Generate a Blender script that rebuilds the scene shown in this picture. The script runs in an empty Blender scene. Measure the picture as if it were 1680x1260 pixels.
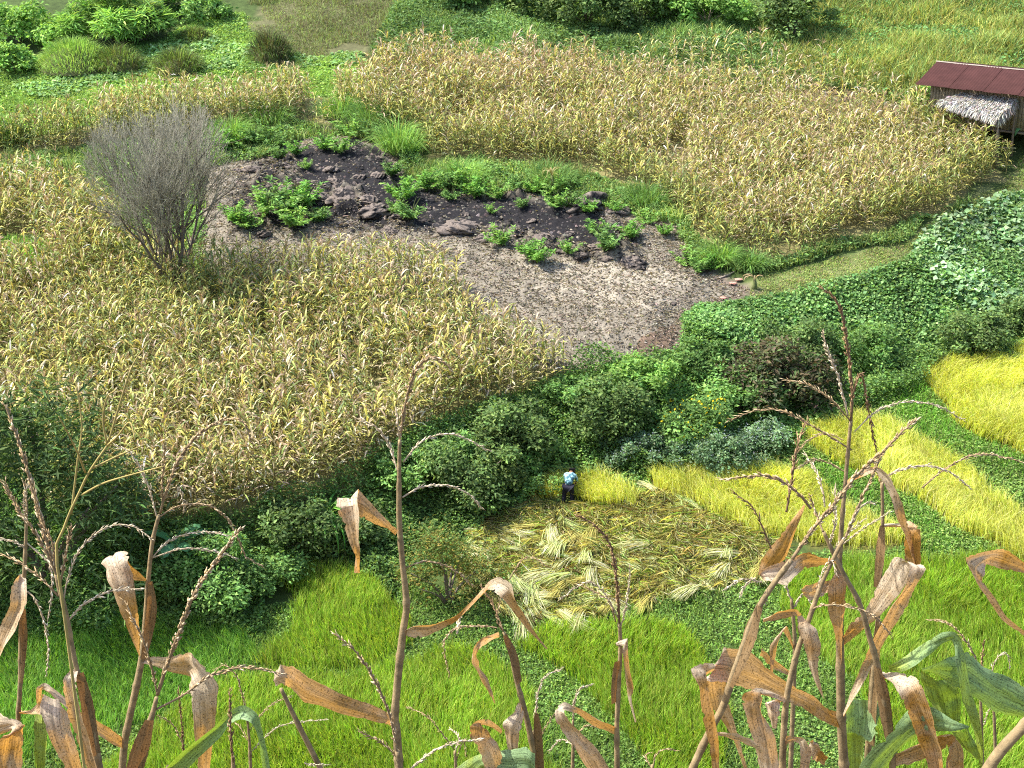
import bpy, math
import numpy as np

# ------------------------------------------------------------------ camera, sky, sun, exposure
scene = bpy.context.scene
COL = scene.collection
CAMZ, PITCH, FPX = 35.0, math.radians(25.0), 2400.0
cam_d = bpy.data.cameras.new("camera")
cam_d.sensor_width = 36.0
cam_d.lens = 36.0 * FPX / 1680.0
cam_d.clip_end = 3000.0
cam_d.clip_start = 0.05
cam = bpy.data.objects.new("camera", cam_d)
COL.objects.link(cam)
cam.location = (0, 0, CAMZ)
cam.rotation_euler = (math.pi / 2 - PITCH, 0, 0)
scene.camera = cam

SUN_EL = math.radians(54)
SUN_FROM = np.array([-0.97, 0.12])            # where the sun stands, seen from above
SUN_FROM = SUN_FROM / np.linalg.norm(SUN_FROM)
world = bpy.data.worlds.new("World")
scene.world = world
world.use_nodes = True
wn = world.node_tree.nodes
sky = wn.new("ShaderNodeTexSky")
sky.sky_type = 'NISHITA'
sky.sun_disc = False
sky.sun_elevation = SUN_EL
sky.sun_rotation = math.atan2(SUN_FROM[0], SUN_FROM[1])
sky.dust_density = 2.0
world.node_tree.links.new(sky.outputs[0], wn["Background"].inputs[0])
wn["Background"].inputs[1].default_value = 0.15
sun_d = bpy.data.lights.new("sun", 'SUN')
sun_d.energy = 3.9
sun_d.angle = math.radians(0.53)
sun_d.color = (1.0, 0.94, 0.84)
sun = bpy.data.objects.new("sun", sun_d)
COL.objects.link(sun)
sd = np.array([SUN_FROM[0] * math.cos(SUN_EL), SUN_FROM[1] * math.cos(SUN_EL), math.sin(SUN_EL)])
from mathutils import Vector, Matrix
sun.rotation_euler = Vector(sd).to_track_quat('Z', 'Y').to_euler()
scene.view_settings.view_transform = 'Standard'
scene.view_settings.look = 'None'
scene.view_settings.gamma = 1.0
scene.view_settings.exposure = 1.27
scene.cycles.max_bounces = 5
scene.cycles.diffuse_bounces = 3
scene.cycles.transmission_bounces = 3
scene.cycles.glossy_bounces = 2
scene.cycles.use_denoising = False
scene.cycles.filter_width = 1.1
scene.cycles.sample_clamp_indirect = 4.0

# ------------------------------------------------------------------ helpers: projection, noise, polygons
CP, SP = math.cos(PITCH), math.sin(PITCH)


def ray(px, py):
    a = (np.asarray(px, float) - 840) / FPX
    b = (630 - np.asarray(py, float)) / FPX
    return np.stack([a, CP + b * SP, -SP + b * CP], -1)


def proj(P):
    P = np.asarray(P, float)
    x, y, z = P[..., 0], P[..., 1], P[..., 2] - CAMZ
    d = y * CP - z * SP
    v = y * SP + z * CP
    d = np.where(d < 0.5, 0.5, d)
    return 840 + FPX * x / d, 630 - FPX * v / d, d


def hash2(ix, iy, seed):
    h = np.sin(ix * 127.1 + iy * 311.7 + seed * 74.7) * 43758.5453
    return h - np.floor(h)


def noise(x, y, scale, seed=0):
    x, y = np.asarray(x, float) / scale, np.asarray(y, float) / scale
    ix, iy = np.floor(x), np.floor(y)
    fx, fy = x - ix, y - iy
    fx, fy = fx * fx * (3 - 2 * fx), fy * fy * (3 - 2 * fy)
    a, b = hash2(ix, iy, seed), hash2(ix + 1, iy, seed)
    c, d = hash2(ix, iy + 1, seed), hash2(ix + 1, iy + 1, seed)
    return (a * (1 - fx) + b * fx) * (1 - fy) + (c * (1 - fx) + d * fx) * fy


def fbm(x, y, scale, seed=0, n=4):
    s, a, t = 0.0, 1.0, 0.0
    for i in range(n):
        s = s + a * noise(x, y, scale / 2 ** i, seed + i * 7)
        t += a
        a *= 0.5
    return s / t


def pip(px, py, poly):
    px, py = np.asarray(px, float), np.asarray(py, float)
    ins = np.zeros(px.shape, bool)
    n = len(poly)
    for i in range(n):
        x0, y0 = poly[i]
        x1, y1 = poly[(i + 1) % n]
        if y0 == y1:
            continue
        c = (y0 > py) != (y1 > py)
        ins ^= c & (px < (x1 - x0) * (py - y0) / (y1 - y0) + x0)
    return ins


def pdist(px, py, poly):
    px, py = np.asarray(px, float), np.asarray(py, float)
    best = np.full(px.shape, 1e9)
    n = len(poly)
    for i in range(n):
        x0, y0 = poly[i]
        x1, y1 = poly[(i + 1) % n]
        dx, dy = x1 - x0, y1 - y0
        t = np.clip(((px - x0) * dx + (py - y0) * dy) / (dx * dx + dy * dy + 1e-9), 0, 1)
        best = np.minimum(best, np.hypot(px - x0 - t * dx, (py - y0 - t * dy) * 1.7))
    return best


def sstep(t):
    t = np.clip(t, 0, 1)
    return t * t * (3 - 2 * t)


# ------------------------------------------------------------------ terrain shape
SL = 0.187
DROP = 0.9


def plane_hit(px, py, dz):
    d = ray(px, py)
    t = (0.31 + dz - CAMZ) / (d[..., 2] - SL * d[..., 1])
    return np.stack([d[..., 0] * t, d[..., 1] * t, CAMZ + d[..., 2] * t], -1)


_up = np.array([(-500, 600), (-250, 640), (0, 740), (150, 830), (300, 850), (480, 815), (700, 700), (950, 605), (1110, 540), (1250, 465),
                (1400, 420), (1560, 330), (1680, 275), (2000, 180)], float)
_lo = np.array([(-500, 1050), (-250, 1080), (0, 1060), (250, 1020), (430, 950), (560, 905), (820, 835), (900, 790), (1060, 760), (1280, 700),
                (1500, 600), (1680, 545), (2000, 450)], float)
_U = plane_hit(_up[:, 0], _up[:, 1], DROP)
_L = plane_hit(_lo[:, 0], _lo[:, 1], -DROP)
_U, _L = _U[np.argsort(_U[:, 0])], _L[np.argsort(_L[:, 0])]
MOUND = [(300, 300), (335, 268), (400, 250), (470, 236), (520, 216), (590, 218), (645, 232), (672, 282), (730, 305), (860, 312), (960, 322), (1045, 350), (1110, 372),
         (1140, 432), (1190, 462), (1240, 476), (1180, 500), (1120, 512), (1112, 575), (1000, 596), (950, 612), (860, 590), (780, 545), (735, 500),
         (690, 465), (560, 452), (470, 462), (335, 470), (290, 420)]


def hgt(x, y):
    x, y = np.asarray(x, float), np.asarray(y, float)
    yu = np.interp(x, _U[:, 0], _U[:, 1])
    yl = np.interp(x, _L[:, 0], _L[:, 1])
    t = (y - yl) / np.maximum(yu - yl, 0.5)
    k = sstep(t)
    z = 0.31 + SL * y - DROP + 2 * DROP * k
    band = np.clip(1 - np.abs(t - 0.42) * 2.1, 0, 1)
    z = z + band * (fbm(x, y, 3.2, 3, 3) - 0.5) * 1.1
    z = z + (fbm(x, y, 6.0, 11, 3) - 0.5) * 0.35 * np.clip(t, 0.15, 1)
    far = np.clip(y - 88, 0, None)
    z = z + 0.004 * np.clip(far, 0, 60) ** 2 + 0.25 * np.clip(far - 60, 0, None) + sstep(far / 20) * (fbm(x, y, 14, 5, 3) - 0.5) * 3
    hill = np.where(y < 0, 33.4 - 0.3 * np.maximum(y, -80), np.where(y < 3, 33.4 - y * 0.5333, 31.8 - (y - 3) * 1.02))
    hill = hill + (fbm(x, y, 2.0, 23, 3) - 0.5) * 0.25
    return np.maximum(z, hill)


_lx, _ly = np.arange(-50, 50.01, 0.2), np.arange(26, 126.01, 0.2)
_LUT = hgt(*np.meshgrid(_lx, _ly))


def hfast(x, y):
    """bilinear look-up of hgt over the valley"""
    fx, fy = np.clip((x + 50) / 0.2, 0, len(_lx) - 1.001), np.clip((y - 26) / 0.2, 0, len(_ly) - 1.001)
    i, j = fx.astype(int), fy.astype(int)
    u, v = fx - i, fy - j
    return (_LUT[j, i] * (1 - u) + _LUT[j, i + 1] * u) * (1 - v) + (_LUT[j + 1, i] * (1 - u) + _LUT[j + 1, i + 1] * u) * v


def hit(px, py, dz=0.0):
    """point of the ground (raised by dz) seen at a place of the photograph"""
    d = ray(px, py)
    t = np.arange(20, 170, 0.1)
    P = d[None, :] * t[:, None]
    below = (P[:, 2] + CAMZ) < hfast(P[:, 0], P[:, 1]) + dz
    i = int(np.argmax(below))
    return np.array([P[i, 0], P[i, 1], P[i, 2] + CAMZ])


# ------------------------------------------------------------------ helpers: meshes
def make_mesh(name, V, F, C=None, mats=(), uv=None, smooth=False, mi=None):
    V = np.ascontiguousarray(V, np.float32)
    F = np.ascontiguousarray(F, np.int32)
    k = F.shape[1]
    me = bpy.data.meshes.new(name)
    me.vertices.add(len(V))
    me.vertices.foreach_set("co", V.ravel())
    me.loops.add(F.size)
    me.loops.foreach_set("vertex_index", F.ravel())
    me.polygons.add(len(F))
    me.polygons.foreach_set("loop_start", np.arange(0, F.size, k, dtype=np.int32))
    if smooth:
        me.polygons.foreach_set("use_smooth", np.ones(len(F), bool))
    if mi is not None:
        me.polygons.foreach_set("material_index", np.ascontiguousarray(mi, np.int32))
    if C is not None:
        a = me.color_attributes.new("Col", 'FLOAT_COLOR', 'POINT')
        c4 = np.ones((len(V), 4), np.float32)
        c4[:, :3] = np.clip(C, 0, 1)
        a.data.foreach_set("color", c4.ravel())
    if uv is not None:
        u = me.uv_layers.new(name="UVMap")
        u.data.foreach_set("uv", np.ascontiguousarray(uv[F.ravel()], np.float32).ravel())
    for m in mats:
        me.materials.append(m)
    me.update(calc_edges=True)
    return me


def link(name, me, parent=None, loc=None):
    o = bpy.data.objects.new(name, me)
    COL.objects.link(o)
    if parent is not None:
        o.parent = parent
    if loc is not None:
        o.location = loc
    return o


def tag(o, label=None, cat=None, group=None, kind=None):
    if label: o["label"] = label
    if cat: o["category"] = cat
    if group: o["group"] = group
    if kind: o["kind"] = kind
    return o


def cat_mesh(parts):
    """join (V,F,C) triples"""
    Vs, Fs, Cs, n = [], [], [], 0
    for V, F, C in parts:
        Vs.append(V); Fs.append(F + n); Cs.append(np.broadcast_to(C, (len(V), 3)))
        n += len(V)
    return np.concatenate(Vs), np.concatenate(Fs), np.concatenate(Cs)


def unit(v):
    return v / np.maximum(np.linalg.norm(v, axis=-1, keepdims=True), 1e-9)


def diamonds(P, U, N, L, W, C, fold=0.12, droop=0.15):
    """leaf-shaped faces: base P, direction U, normal N"""
    n = len(P)
    U = unit(U)
    S = unit(np.cross(U, N))
    N = np.cross(S, U)
    L, W = np.broadcast_to(L, n)[:, None], np.broadcast_to(W, n)[:, None]
    V = np.stack([P, P + U * L * 0.45 + S * W * 0.5 + N * W * fold, P + U * L - N * L * droop, P + U * L * 0.45 - S * W * 0.5 + N * W * fold], 1)
    b = np.arange(n)[:, None] * 4
    F = np.concatenate([b + [0, 1, 2], b + [0, 2, 3]], 1).reshape(-1, 3)
    return V.reshape(-1, 3), F, np.repeat(C, 4, 0)


def blades(P, az, H, W, lean, C, curl=0.6):
    """grass blades: upright, leaning towards az and curling over; 3 triangles each"""
    n = len(P)
    H, W, lean = (np.broadcast_to(a, n) for a in (H, W, lean))
    D = np.stack([np.cos(az), np.sin(az), np.zeros(n)], -1)
    faz = rng.uniform(0, 2 * np.pi, n)
    S = np.stack([np.cos(faz), np.sin(faz), np.zeros(n)], -1) * (W * 0.5)[:, None]
    Z = np.array([0, 0, 1.0])
    M = P + D * (H * np.sin(lean) * 0.5)[:, None] + Z * (H * np.cos(lean) * 0.58)[:, None]
    l2 = lean * (1 + curl) + curl * 0.4
    T = M + D * (H * 0.5 * np.sin(l2))[:, None] + Z * (H * 0.42 * np.cos(l2))[:, None]
    V = np.stack([P - S, P + S, M - S * 0.8, M + S * 0.8, T], 1)
    b = np.arange(n)[:, None] * 5
    F = np.concatenate([b + [0, 1, 3], b + [0, 3, 2], b + [2, 3, 4]], 1).reshape(-1, 3)
    return V.reshape(-1, 3), F, np.repeat(C, 5, 0)


def tube(P, R, k=6, cap=True):
    P = np.asarray(P, float)
    n = len(P)
    R = np.broadcast_to(R, n)
    T = unit(np.gradient(P, axis=0))
    a = np.array([0.31, 0.91, 0.27])
    V = []
    for i in range(n):
        a = a - T[i] * (a @ T[i])
        if np.linalg.norm(a) < 1e-4:
            a = np.cross(T[i], [1, 0.3, 0])
        a = a / np.linalg.norm(a)
        b = np.cross(T[i], a)
        th = np.arange(k) * 2 * np.pi / k
        V.append(P[i] + R[i] * (np.cos(th)[:, None] * a + np.sin(th)[:, None] * b))
    V = np.concatenate(V)
    F = []
    for i in range(n - 1):
        for j in range(k):
            q, w = i * k + j, i * k + (j + 1) % k
            F += [(q, w, w + k), (q, w + k, q + k)]
    if cap:
        for j in range(1, k - 1):
            F += [(0, j + 1, j), ((n - 1) * k, (n - 1) * k + j, (n - 1) * k + j + 1)]
    return V, np.array(F, np.int32)


def spline(P, n):
    """Catmull-Rom through rows of P, n samples"""
    P = np.asarray(P, float)
    if len(P) == 2:
        t = np.linspace(0, 1, n)[:, None]
        return P[0] * (1 - t) + P[1] * t
    Q = np.vstack([2 * P[0] - P[1], P, 2 * P[-1] - P[-2]])
    s = np.linspace(0, len(P) - 1 - 1e-6, n)
    i = s.astype(int)
    t = (s - i)[:, None]
    p0, p1, p2, p3 = Q[i], Q[i + 1], Q[i + 2], Q[i + 3]
    return 0.5 * (2 * p1 + (p2 - p0) * t + (2 * p0 - 5 * p1 + 4 * p2 - p3) * t * t + (3 * p1 - p0 - 3 * p2 + p3) * t ** 3)


rng = np.random.default_rng(7)


def tint(base, n, dv=0.25, dh=0.06):
    """n albedo values around base (or a mix of several bases)"""
    base = np.asarray(base, float)
    if base.ndim == 2:
        base = base[rng.integers(0, len(base), n)]
    base = base * np.where(base[..., 1:2] > base[..., 0:1] * 1.15, 1.55, 1.0)
    c = np.broadcast_to(base, (n, 3)) * np.exp(rng.normal(0, dv, (n, 1)))
    return np.clip(c * (1 + rng.normal(0, dh, (n, 3))), 0.004, 0.75)


def rdir(n, zlo=-0.3, zhi=0.9):
    a = rng.uniform(0, 2 * np.pi, n)
    z = rng.uniform(zlo, zhi, n)
    r = np.sqrt(1 - z * z)
    return np.stack([r * np.cos(a), r * np.sin(a), z], -1)


# ------------------------------------------------------------------ materials
def new_mat(name):
    m = bpy.data.materials.new(name)
    m.use_nodes = True
    nt = m.node_tree
    for n in list(nt.nodes):
        nt.nodes.remove(n)
    out = nt.nodes.new("ShaderNodeOutputMaterial")
    return m, nt, out


def nd(nt, t, **kw):
    n = nt.nodes.new(t)
    for k, v in kw.items():
        if k.startswith("i_"):
            key = k[2:]
            n.inputs[int(key) if key.isdigit() else key.replace("_", " ")].default_value = v
        else:
            setattr(n, k, v)
    return n


def mat_leaf(name, transl=0.35, rough=0.55, spec=0.25, tmul=(1.15, 1.1, 0.6)):
    m, nt, out = new_mat(name)
    L = nt.links.new
    at = nd(nt, "ShaderNodeAttribute", attribute_name="Col")
    p = nd(nt, "ShaderNodeBsdfPrincipled", i_Roughness=rough)
    p.inputs["Specular IOR Level"].default_value = spec
    tr = nd(nt, "ShaderNodeBsdfTranslucent")
    mul = nd(nt, "ShaderNodeMix", data_type='RGBA', blend_type='MULTIPLY')
    mul.inputs[0].default_value = 1.0
    mul.inputs[7].default_value = (*tmul, 1)
    mx = nd(nt, "ShaderNodeMixShader")
    mx.inputs[0].default_value = transl
    L(at.outputs["Color"], p.inputs["Base Color"])
    L(at.outputs["Color"], mul.inputs[6])
    L(mul.outputs[2], tr.inputs["Color"])
    L(p.outputs[0], mx.inputs[1])
    L(tr.outputs[0], mx.inputs[2])
    L(mx.outputs[0], out.inputs[0])
    return m


def mat_rough(name, base=None, rough=0.9, nscale=6.0, namt=0.35, bump=0.3, bscale=20.0, spec=0.2):
    """matt surface: attribute colour (or a base colour) broken up by noise, with fine relief"""
    m, nt, out = new_mat(name)
    L = nt.links.new
    if base is None:
        src = nd(nt, "ShaderNodeAttribute", attribute_name="Col").outputs["Color"]
    else:
        r = nd(nt, "ShaderNodeRGB")
        r.outputs[0].default_value = (*base, 1)
        src = r.outputs[0]
    tc = nd(nt, "ShaderNodeTexCoord")
    nz = nd(nt, "ShaderNodeTexNoise", i_Scale=nscale, i_Detail=6.0, i_Roughness=0.65)
    L(tc.outputs["Object"], nz.inputs["Vector"])
    mr = nd(nt, "ShaderNodeMapRange", i_1=0.25, i_2=0.75, i_3=1 - namt, i_4=1 + namt)
    L(nz.outputs["Fac"], mr.inputs[0])
    mul = nd(nt, "ShaderNodeVectorMath", operation='SCALE')
    L(src, mul.inputs[0])
    L(mr.outputs[0], mul.inputs["Scale"])
    p = nd(nt, "ShaderNodeBsdfPrincipled", i_Roughness=rough)
    p.inputs["Specular IOR Level"].default_value = spec
    L(mul.outputs[0], p.inputs["Base Color"])
    n2 = nd(nt, "ShaderNodeTexNoise", i_Scale=bscale, i_Detail=5.0, i_Roughness=0.7)
    L(tc.outputs["Object"], n2.inputs["Vector"])
    b = nd(nt, "ShaderNodeBump", i_Strength=bump, i_Distance=0.05)
    L(n2.outputs["Fac"], b.inputs["Height"])
    L(b.outputs[0], p.inputs["Normal"])
    L(p.outputs[0], out.inputs[0])
    return m


def mat_dryleaf(name, pale, dark, transl=0.4, tcol=(0.75, 0.36, 0.07)):
    """withered maize leaf: veins run along the leaf (UV v), brown specks, Col paints light in, lit pale to backlit orange"""
    m, nt, out = new_mat(name)
    L = nt.links.new
    uv = nd(nt, "ShaderNodeUVMap", uv_map="UVMap")
    mp = nd(nt, "ShaderNodeMapping")
    mp.inputs["Scale"].default_value = (26, 1.2, 1)
    L(uv.outputs[0], mp.inputs[0])
    vein = nd(nt, "ShaderNodeTexNoise", i_Scale=1.0, i_Detail=3.0, i_Roughness=0.6)
    L(mp.outputs[0], vein.inputs["Vector"])
    tc = nd(nt, "ShaderNodeTexCoord")
    blot = nd(nt, "ShaderNodeTexNoise", i_Scale=22.0, i_Detail=5.0, i_Roughness=0.65)
    L(tc.outputs["Object"], blot.inputs["Vector"])
    spk = nd(nt, "ShaderNodeTexNoise", i_Scale=210.0, i_Detail=2.0, i_Roughness=0.6)
    L(tc.outputs["Object"], spk.inputs["Vector"])
    at = nd(nt, "ShaderNodeAttribute", attribute_name="Col")
    sep = nd(nt, "ShaderNodeSeparateColor")
    L(at.outputs["Color"], sep.inputs[0])
    # painted light (Col.r: lit pale to backlit orange) + withered blotches
    br = nd(nt, "ShaderNodeMapRange", i_1=0.35, i_2=0.68, i_3=-0.3, i_4=0.3)
    L(blot.outputs["Fac"], br.inputs[0])
    ad = nd(nt, "ShaderNodeMath", operation='ADD', use_clamp=True)
    L(sep.outputs[0], ad.inputs[0])
    L(br.outputs[0], ad.inputs[1])
    mix = nd(nt, "ShaderNodeMix", data_type='RGBA')
    mix.inputs[6].default_value = (*pale, 1)
    mix.inputs[7].default_value = (*dark, 1)
    L(ad.outputs[0], mix.inputs[0])
    vr = nd(nt, "ShaderNodeMapRange", i_1=0.3, i_2=0.7, i_3=0.45, i_4=1.3)
    L(vein.outputs["Fac"], vr.inputs[0])
    sr = nd(nt, "ShaderNodeMapRange", i_1=0.54, i_2=0.66, i_3=1.0, i_4=0.38)
    L(spk.outputs["Fac"], sr.inputs[0])
    mm = nd(nt, "ShaderNodeMath", operation='MULTIPLY')
    L(vr.outputs[0], mm.inputs[0])
    L(sr.outputs[0], mm.inputs[1])
    sc = nd(nt, "ShaderNodeVectorMath", operation='SCALE')
    L(mix.outputs[2], sc.inputs[0])
    L(mm.outputs[0], sc.inputs["Scale"])
    p = nd(nt, "ShaderNodeBsdfPrincipled", i_Roughness=0.55)
    p.inputs["Specular IOR Level"].default_value = 0.25
    L(sc.outputs[0], p.inputs["Base Color"])
    bp = nd(nt, "ShaderNodeBump", i_Strength=0.5, i_Distance=0.002)
    L(vein.outputs["Fac"], bp.inputs["Height"])
    L(bp.outputs[0], p.inputs["Normal"])
    tr = nd(nt, "ShaderNodeBsdfTranslucent")
    t2 = nd(nt, "ShaderNodeVectorMath", operation='SCALE')
    t2.inputs[0].default_value = tcol
    L(mm.outputs[0], t2.inputs["Scale"])
    L(t2.outputs[0], tr.inputs["Color"])
    mx = nd(nt, "ShaderNodeMixShader")
    mx.inputs[0].default_value = transl
    L(p.outputs[0], mx.inputs[1])
    L(tr.outputs[0], mx.inputs[2])
    L(mx.outputs[0], out.inputs[0])
    return m


M_LEAF = mat_leaf("leaf", transl=0.38, rough=0.7, spec=0.12)
M_GRASS = mat_leaf("rice_blade", transl=0.45, rough=0.5, spec=0.2, tmul=(1.2, 1.15, 0.5))
M_CORN = mat_leaf("maize_leaf", transl=0.28, rough=0.5, spec=0.3, tmul=(1.1, 0.95, 0.55))
M_GROUND = mat_rough("soil", nscale=3.0, namt=0.4, bump=0.6, bscale=9.0)
M_ASH = mat_rough("husk_and_ash", nscale=9.0, namt=0.45, bump=0.9, bscale=26.0)
M_BARK = mat_rough("bark", base=(0.16, 0.135, 0.11), nscale=4.0)
M_STEM = mat_rough("green_stem", base=(0.09, 0.10, 0.04), nscale=8.0)
M_WOOD = mat_rough("weathered_wood", base=(0.23, 0.18, 0.13), nscale=5.0, namt=0.4)
M_DRY = mat_dryleaf("withered_leaf", (0.72, 0.61, 0.45), (0.48, 0.24, 0.05), transl=0.36, tcol=(0.82, 0.42, 0.08))  # pale end paints lit creases, orange end the backlit panels
M_GREENLEAF = mat_dryleaf("green_maize_leaf", (0.30, 0.45, 0.22), (0.36, 0.44, 0.06), transl=0.3, tcol=(0.36, 0.55, 0.03))  # pale end paints the sheen on lit creases, yellow-green the backlit underside
M_STALK = mat_rough("dry_stalk", base=(0.27, 0.20, 0.105), nscale=40.0, namt=0.6, bump=0.2, bscale=200.0, spec=0.3)
M_SPIKE = mat_rough("tassel_spikelet", nscale=90.0, namt=0.3, bump=0.0)

# ------------------------------------------------------------------ layout: areas outlined by where their ground lies
CORN_L = [(-320, 300), (0, 318), (120, 320), (175, 365), (215, 430), (300, 462), (470, 462), (560, 452), (690, 462), (740, 492), (780, 540), (855, 585), (930, 606), (948, 618),
          (900, 640), (800, 668), (705, 705), (640, 745), (575, 790), (490, 820), (420, 842), (300, 860), (150, 870), (0, 780), (-320, 720)]
CORN_R = [(-300, 262), (40, 226), (250, 180), (580, 154), (610, 122), (700, 108), (770, 118), (800, 128), (900, 112), (1000, 125), (1100, 148), (1300, 176), (1400, 196), (1500, 208), (1560, 246), (1625, 262), (1655, 292),
          (1580, 312), (1548, 352), (1462, 372), (1385, 402), (1285, 430), (1180, 430), (1140, 385), (1095, 338), (1040, 308), (950, 284), (860, 270), (720, 262), (678, 226),
          (600, 208), (450, 206), (350, 218), (200, 238), (40, 256), (-300, 300)]
CORN_T = [(1030, 110), (1100, 95), (1200, 108), (1300, 120), (1400, 150), (1500, 180), (1530, 205), (1400, 192), (1300, 172), (1180, 155)]
PATH = [(1760, 235), (1680, 262), (1655, 298), (1595, 322), (1560, 362), (1475, 396), (1390, 424), (1300, 444), (1235, 458), (1225, 482), (1275, 486), (1345, 474), (1440, 446), (1520, 408), (1590, 362), (1640, 326), (1690, 308), (1760, 280)]
YEL = {
    "rice_crop_a": [(884, 800), (930, 786), (1000, 790), (1040, 812), (1042, 826), (1000, 830), (955, 828), (944, 812), (918, 810), (905, 816), (886, 818)],
    "rice_crop_b": [(1062, 782), (1180, 780), (1270, 770), (1330, 790), (1400, 850), (1450, 880), (1500, 905), (1380, 905), (1260, 890), (1180, 850), (1100, 822), (1064, 800)],
    "rice_crop_c": [(1305, 708), (1400, 690), (1470, 705), (1540, 750), (1610, 800), (1700, 860), (1820, 900), (1820, 1000), (1690, 935), (1590, 880), (1500, 812), (1420, 775), (1330, 740)],
    "rice_crop_d": [(1505, 625), (1560, 600), (1680, 608), (1900, 560), (1900, 760), (1690, 760), (1640, 735), (1580, 705), (1545, 665)],
    "rice_crop_e": [(1652, 592), (1690, 560), (1800, 560), (1800, 600), (1680, 602)],
}
GRN = {
    "rice_crop_f": [(452, 950), (520, 935), (570, 930), (640, 975), (680, 1020), (672, 1060), (600, 1100), (520, 1110), (450, 1105), (420, 1095), (475, 1040), (490, 985)],
    "rice_crop_g": [(300, 1160), (380, 1120), (470, 1118), (600, 1118), (660, 1085), (640, 1160), (600, 1215), (560, 1330), (200, 1400), (100, 1330)],
    "rice_crop_h": [(660, 1115), (720, 1070), (800, 1075), (850, 1120), (885, 1180), (900, 1250), (960, 1330), (900, 1420), (540, 1420), (590, 1240), (620, 1180)],
    "rice_crop_i": [(850, 1060), (900, 1035), (1000, 1025), (1120, 1030), (1160, 1075), (1180, 1130), (1190, 1250), (1150, 1420), (1120, 1330), (1020, 1190), (930, 1110)],
    "rice_crop_j": [(1300, 950), (1380, 925), (1520, 925), (1620, 920), (1700, 945), (1850, 1010), (1850, 1420), (1480, 1420), (1440, 1250), (1420, 1130), (1330, 1060), (1290, 1000)],
}
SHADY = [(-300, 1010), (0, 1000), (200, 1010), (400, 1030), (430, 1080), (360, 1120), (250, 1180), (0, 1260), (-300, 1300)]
HARVEST = [(790, 870), (830, 842), (884, 824), (950, 832), (1040, 830), (1064, 802), (1110, 826), (1180, 852), (1262, 892), (1300, 915), (1250, 940), (1170, 968), (1060, 985), (1000, 1008), (920, 1020), (860, 1018), (820, 990), (760, 960), (740, 920)]
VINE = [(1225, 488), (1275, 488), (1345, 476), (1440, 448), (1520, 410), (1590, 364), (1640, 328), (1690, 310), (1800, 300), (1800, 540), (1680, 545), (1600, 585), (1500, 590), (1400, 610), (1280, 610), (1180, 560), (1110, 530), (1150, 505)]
MEADOW = [(-300, 60), (0, 120), (60, 100), (260, 70), (340, 30), (400, 20), (430, 60), (500, 95), (600, 100), (600, 160), (250, 186), (40, 232), (-300, 268)]
BROWN = [(400, 40), (480, -30), (600, -60), (660, -20), (640, 30), (600, 90), (520, 100), (430, 70)]
TALLG = [(1240, -140), (2100, -140), (2100, 130), (1700, 130), (1540, 175), (1500, 178), (1390, 148), (1290, 115), (1250, 60)]
TOPW = [(560, -60), (660, -20), (900, -60), (1260, -80), (1260, 60), (1290, 115), (1380, 148), (1240, 165), (1100, 148), (1000, 125), (900, 112), (800, 128), (700, 108), (620, 100)]


def uvw(x, y):
    P = np.stack([x, y, hgt(x, y)], -1)
    px, py, d = proj(P)
    return P, px, py


def in_any(px, py, polys):
    r = np.zeros(np.shape(px), bool)
    for p in polys:
        r |= pip(px, py, p)
    return r


def scatter(poly, density, jit=0.0, excl=()):
    """points of the ground inside an area, density per square metre"""
    p = np.array(poly, float)
    W = np.array([plane_hit(a, b, s) for a, b in p for s in (-1.2, 1.2)])
    cx, cy = np.meshgrid(np.arange(np.floor(W[:, 0].min()) - 1, W[:, 0].max() + 2), np.arange(np.floor(W[:, 1].min()) - 1, W[:, 1].max() + 2))
    cx, cy = cx.ravel(), cy.ravel()
    a, b, _ = proj(np.stack([cx + 0.5, cy + 0.5, hfast(cx + 0.5, cy + 0.5)], -1))
    near = pip(a, b, poly) | (pdist(a, b, poly) < 45 + jit)       # square-metre cells that may hold the area
    cx, cy = cx[near], cy[near]
    n = int(len(cx) * density)
    k = rng.integers(0, len(cx), n)
    x, y = cx[k] + rng.random(n), cy[k] + rng.random(n)
    P = np.stack([x, y, hfast(x, y)], -1)
    px, py, _ = proj(P)
    if jit:
        px = px + (fbm(x, y, 1.6, 91, 2) - 0.5) * 2 * jit
        py = py + (fbm(x, y, 1.6, 131, 2) - 0.5) * 1.4 * jit
    k = pip(px, py, poly) & (px > -90) & (px < 1770) & (py > -65) & (py < 1310)
    for e in excl:
        k &= ~pip(px, py, e)
    return P[k]


# ------------------------------------------------------------------ the ground: one sheet to the horizon
def axis_coords(lo, hi, step, a, b):
    mid = np.arange(lo, hi, step)
    up, s, v = [], step, hi
    while v < b:
        up.append(v); s *= 1.25; v += s
    dn, s, v = [], step, lo
    while v > a:
        s *= 1.25; v -= s; dn.append(v)
    return np.concatenate([dn[::-1], mid, up])


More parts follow.
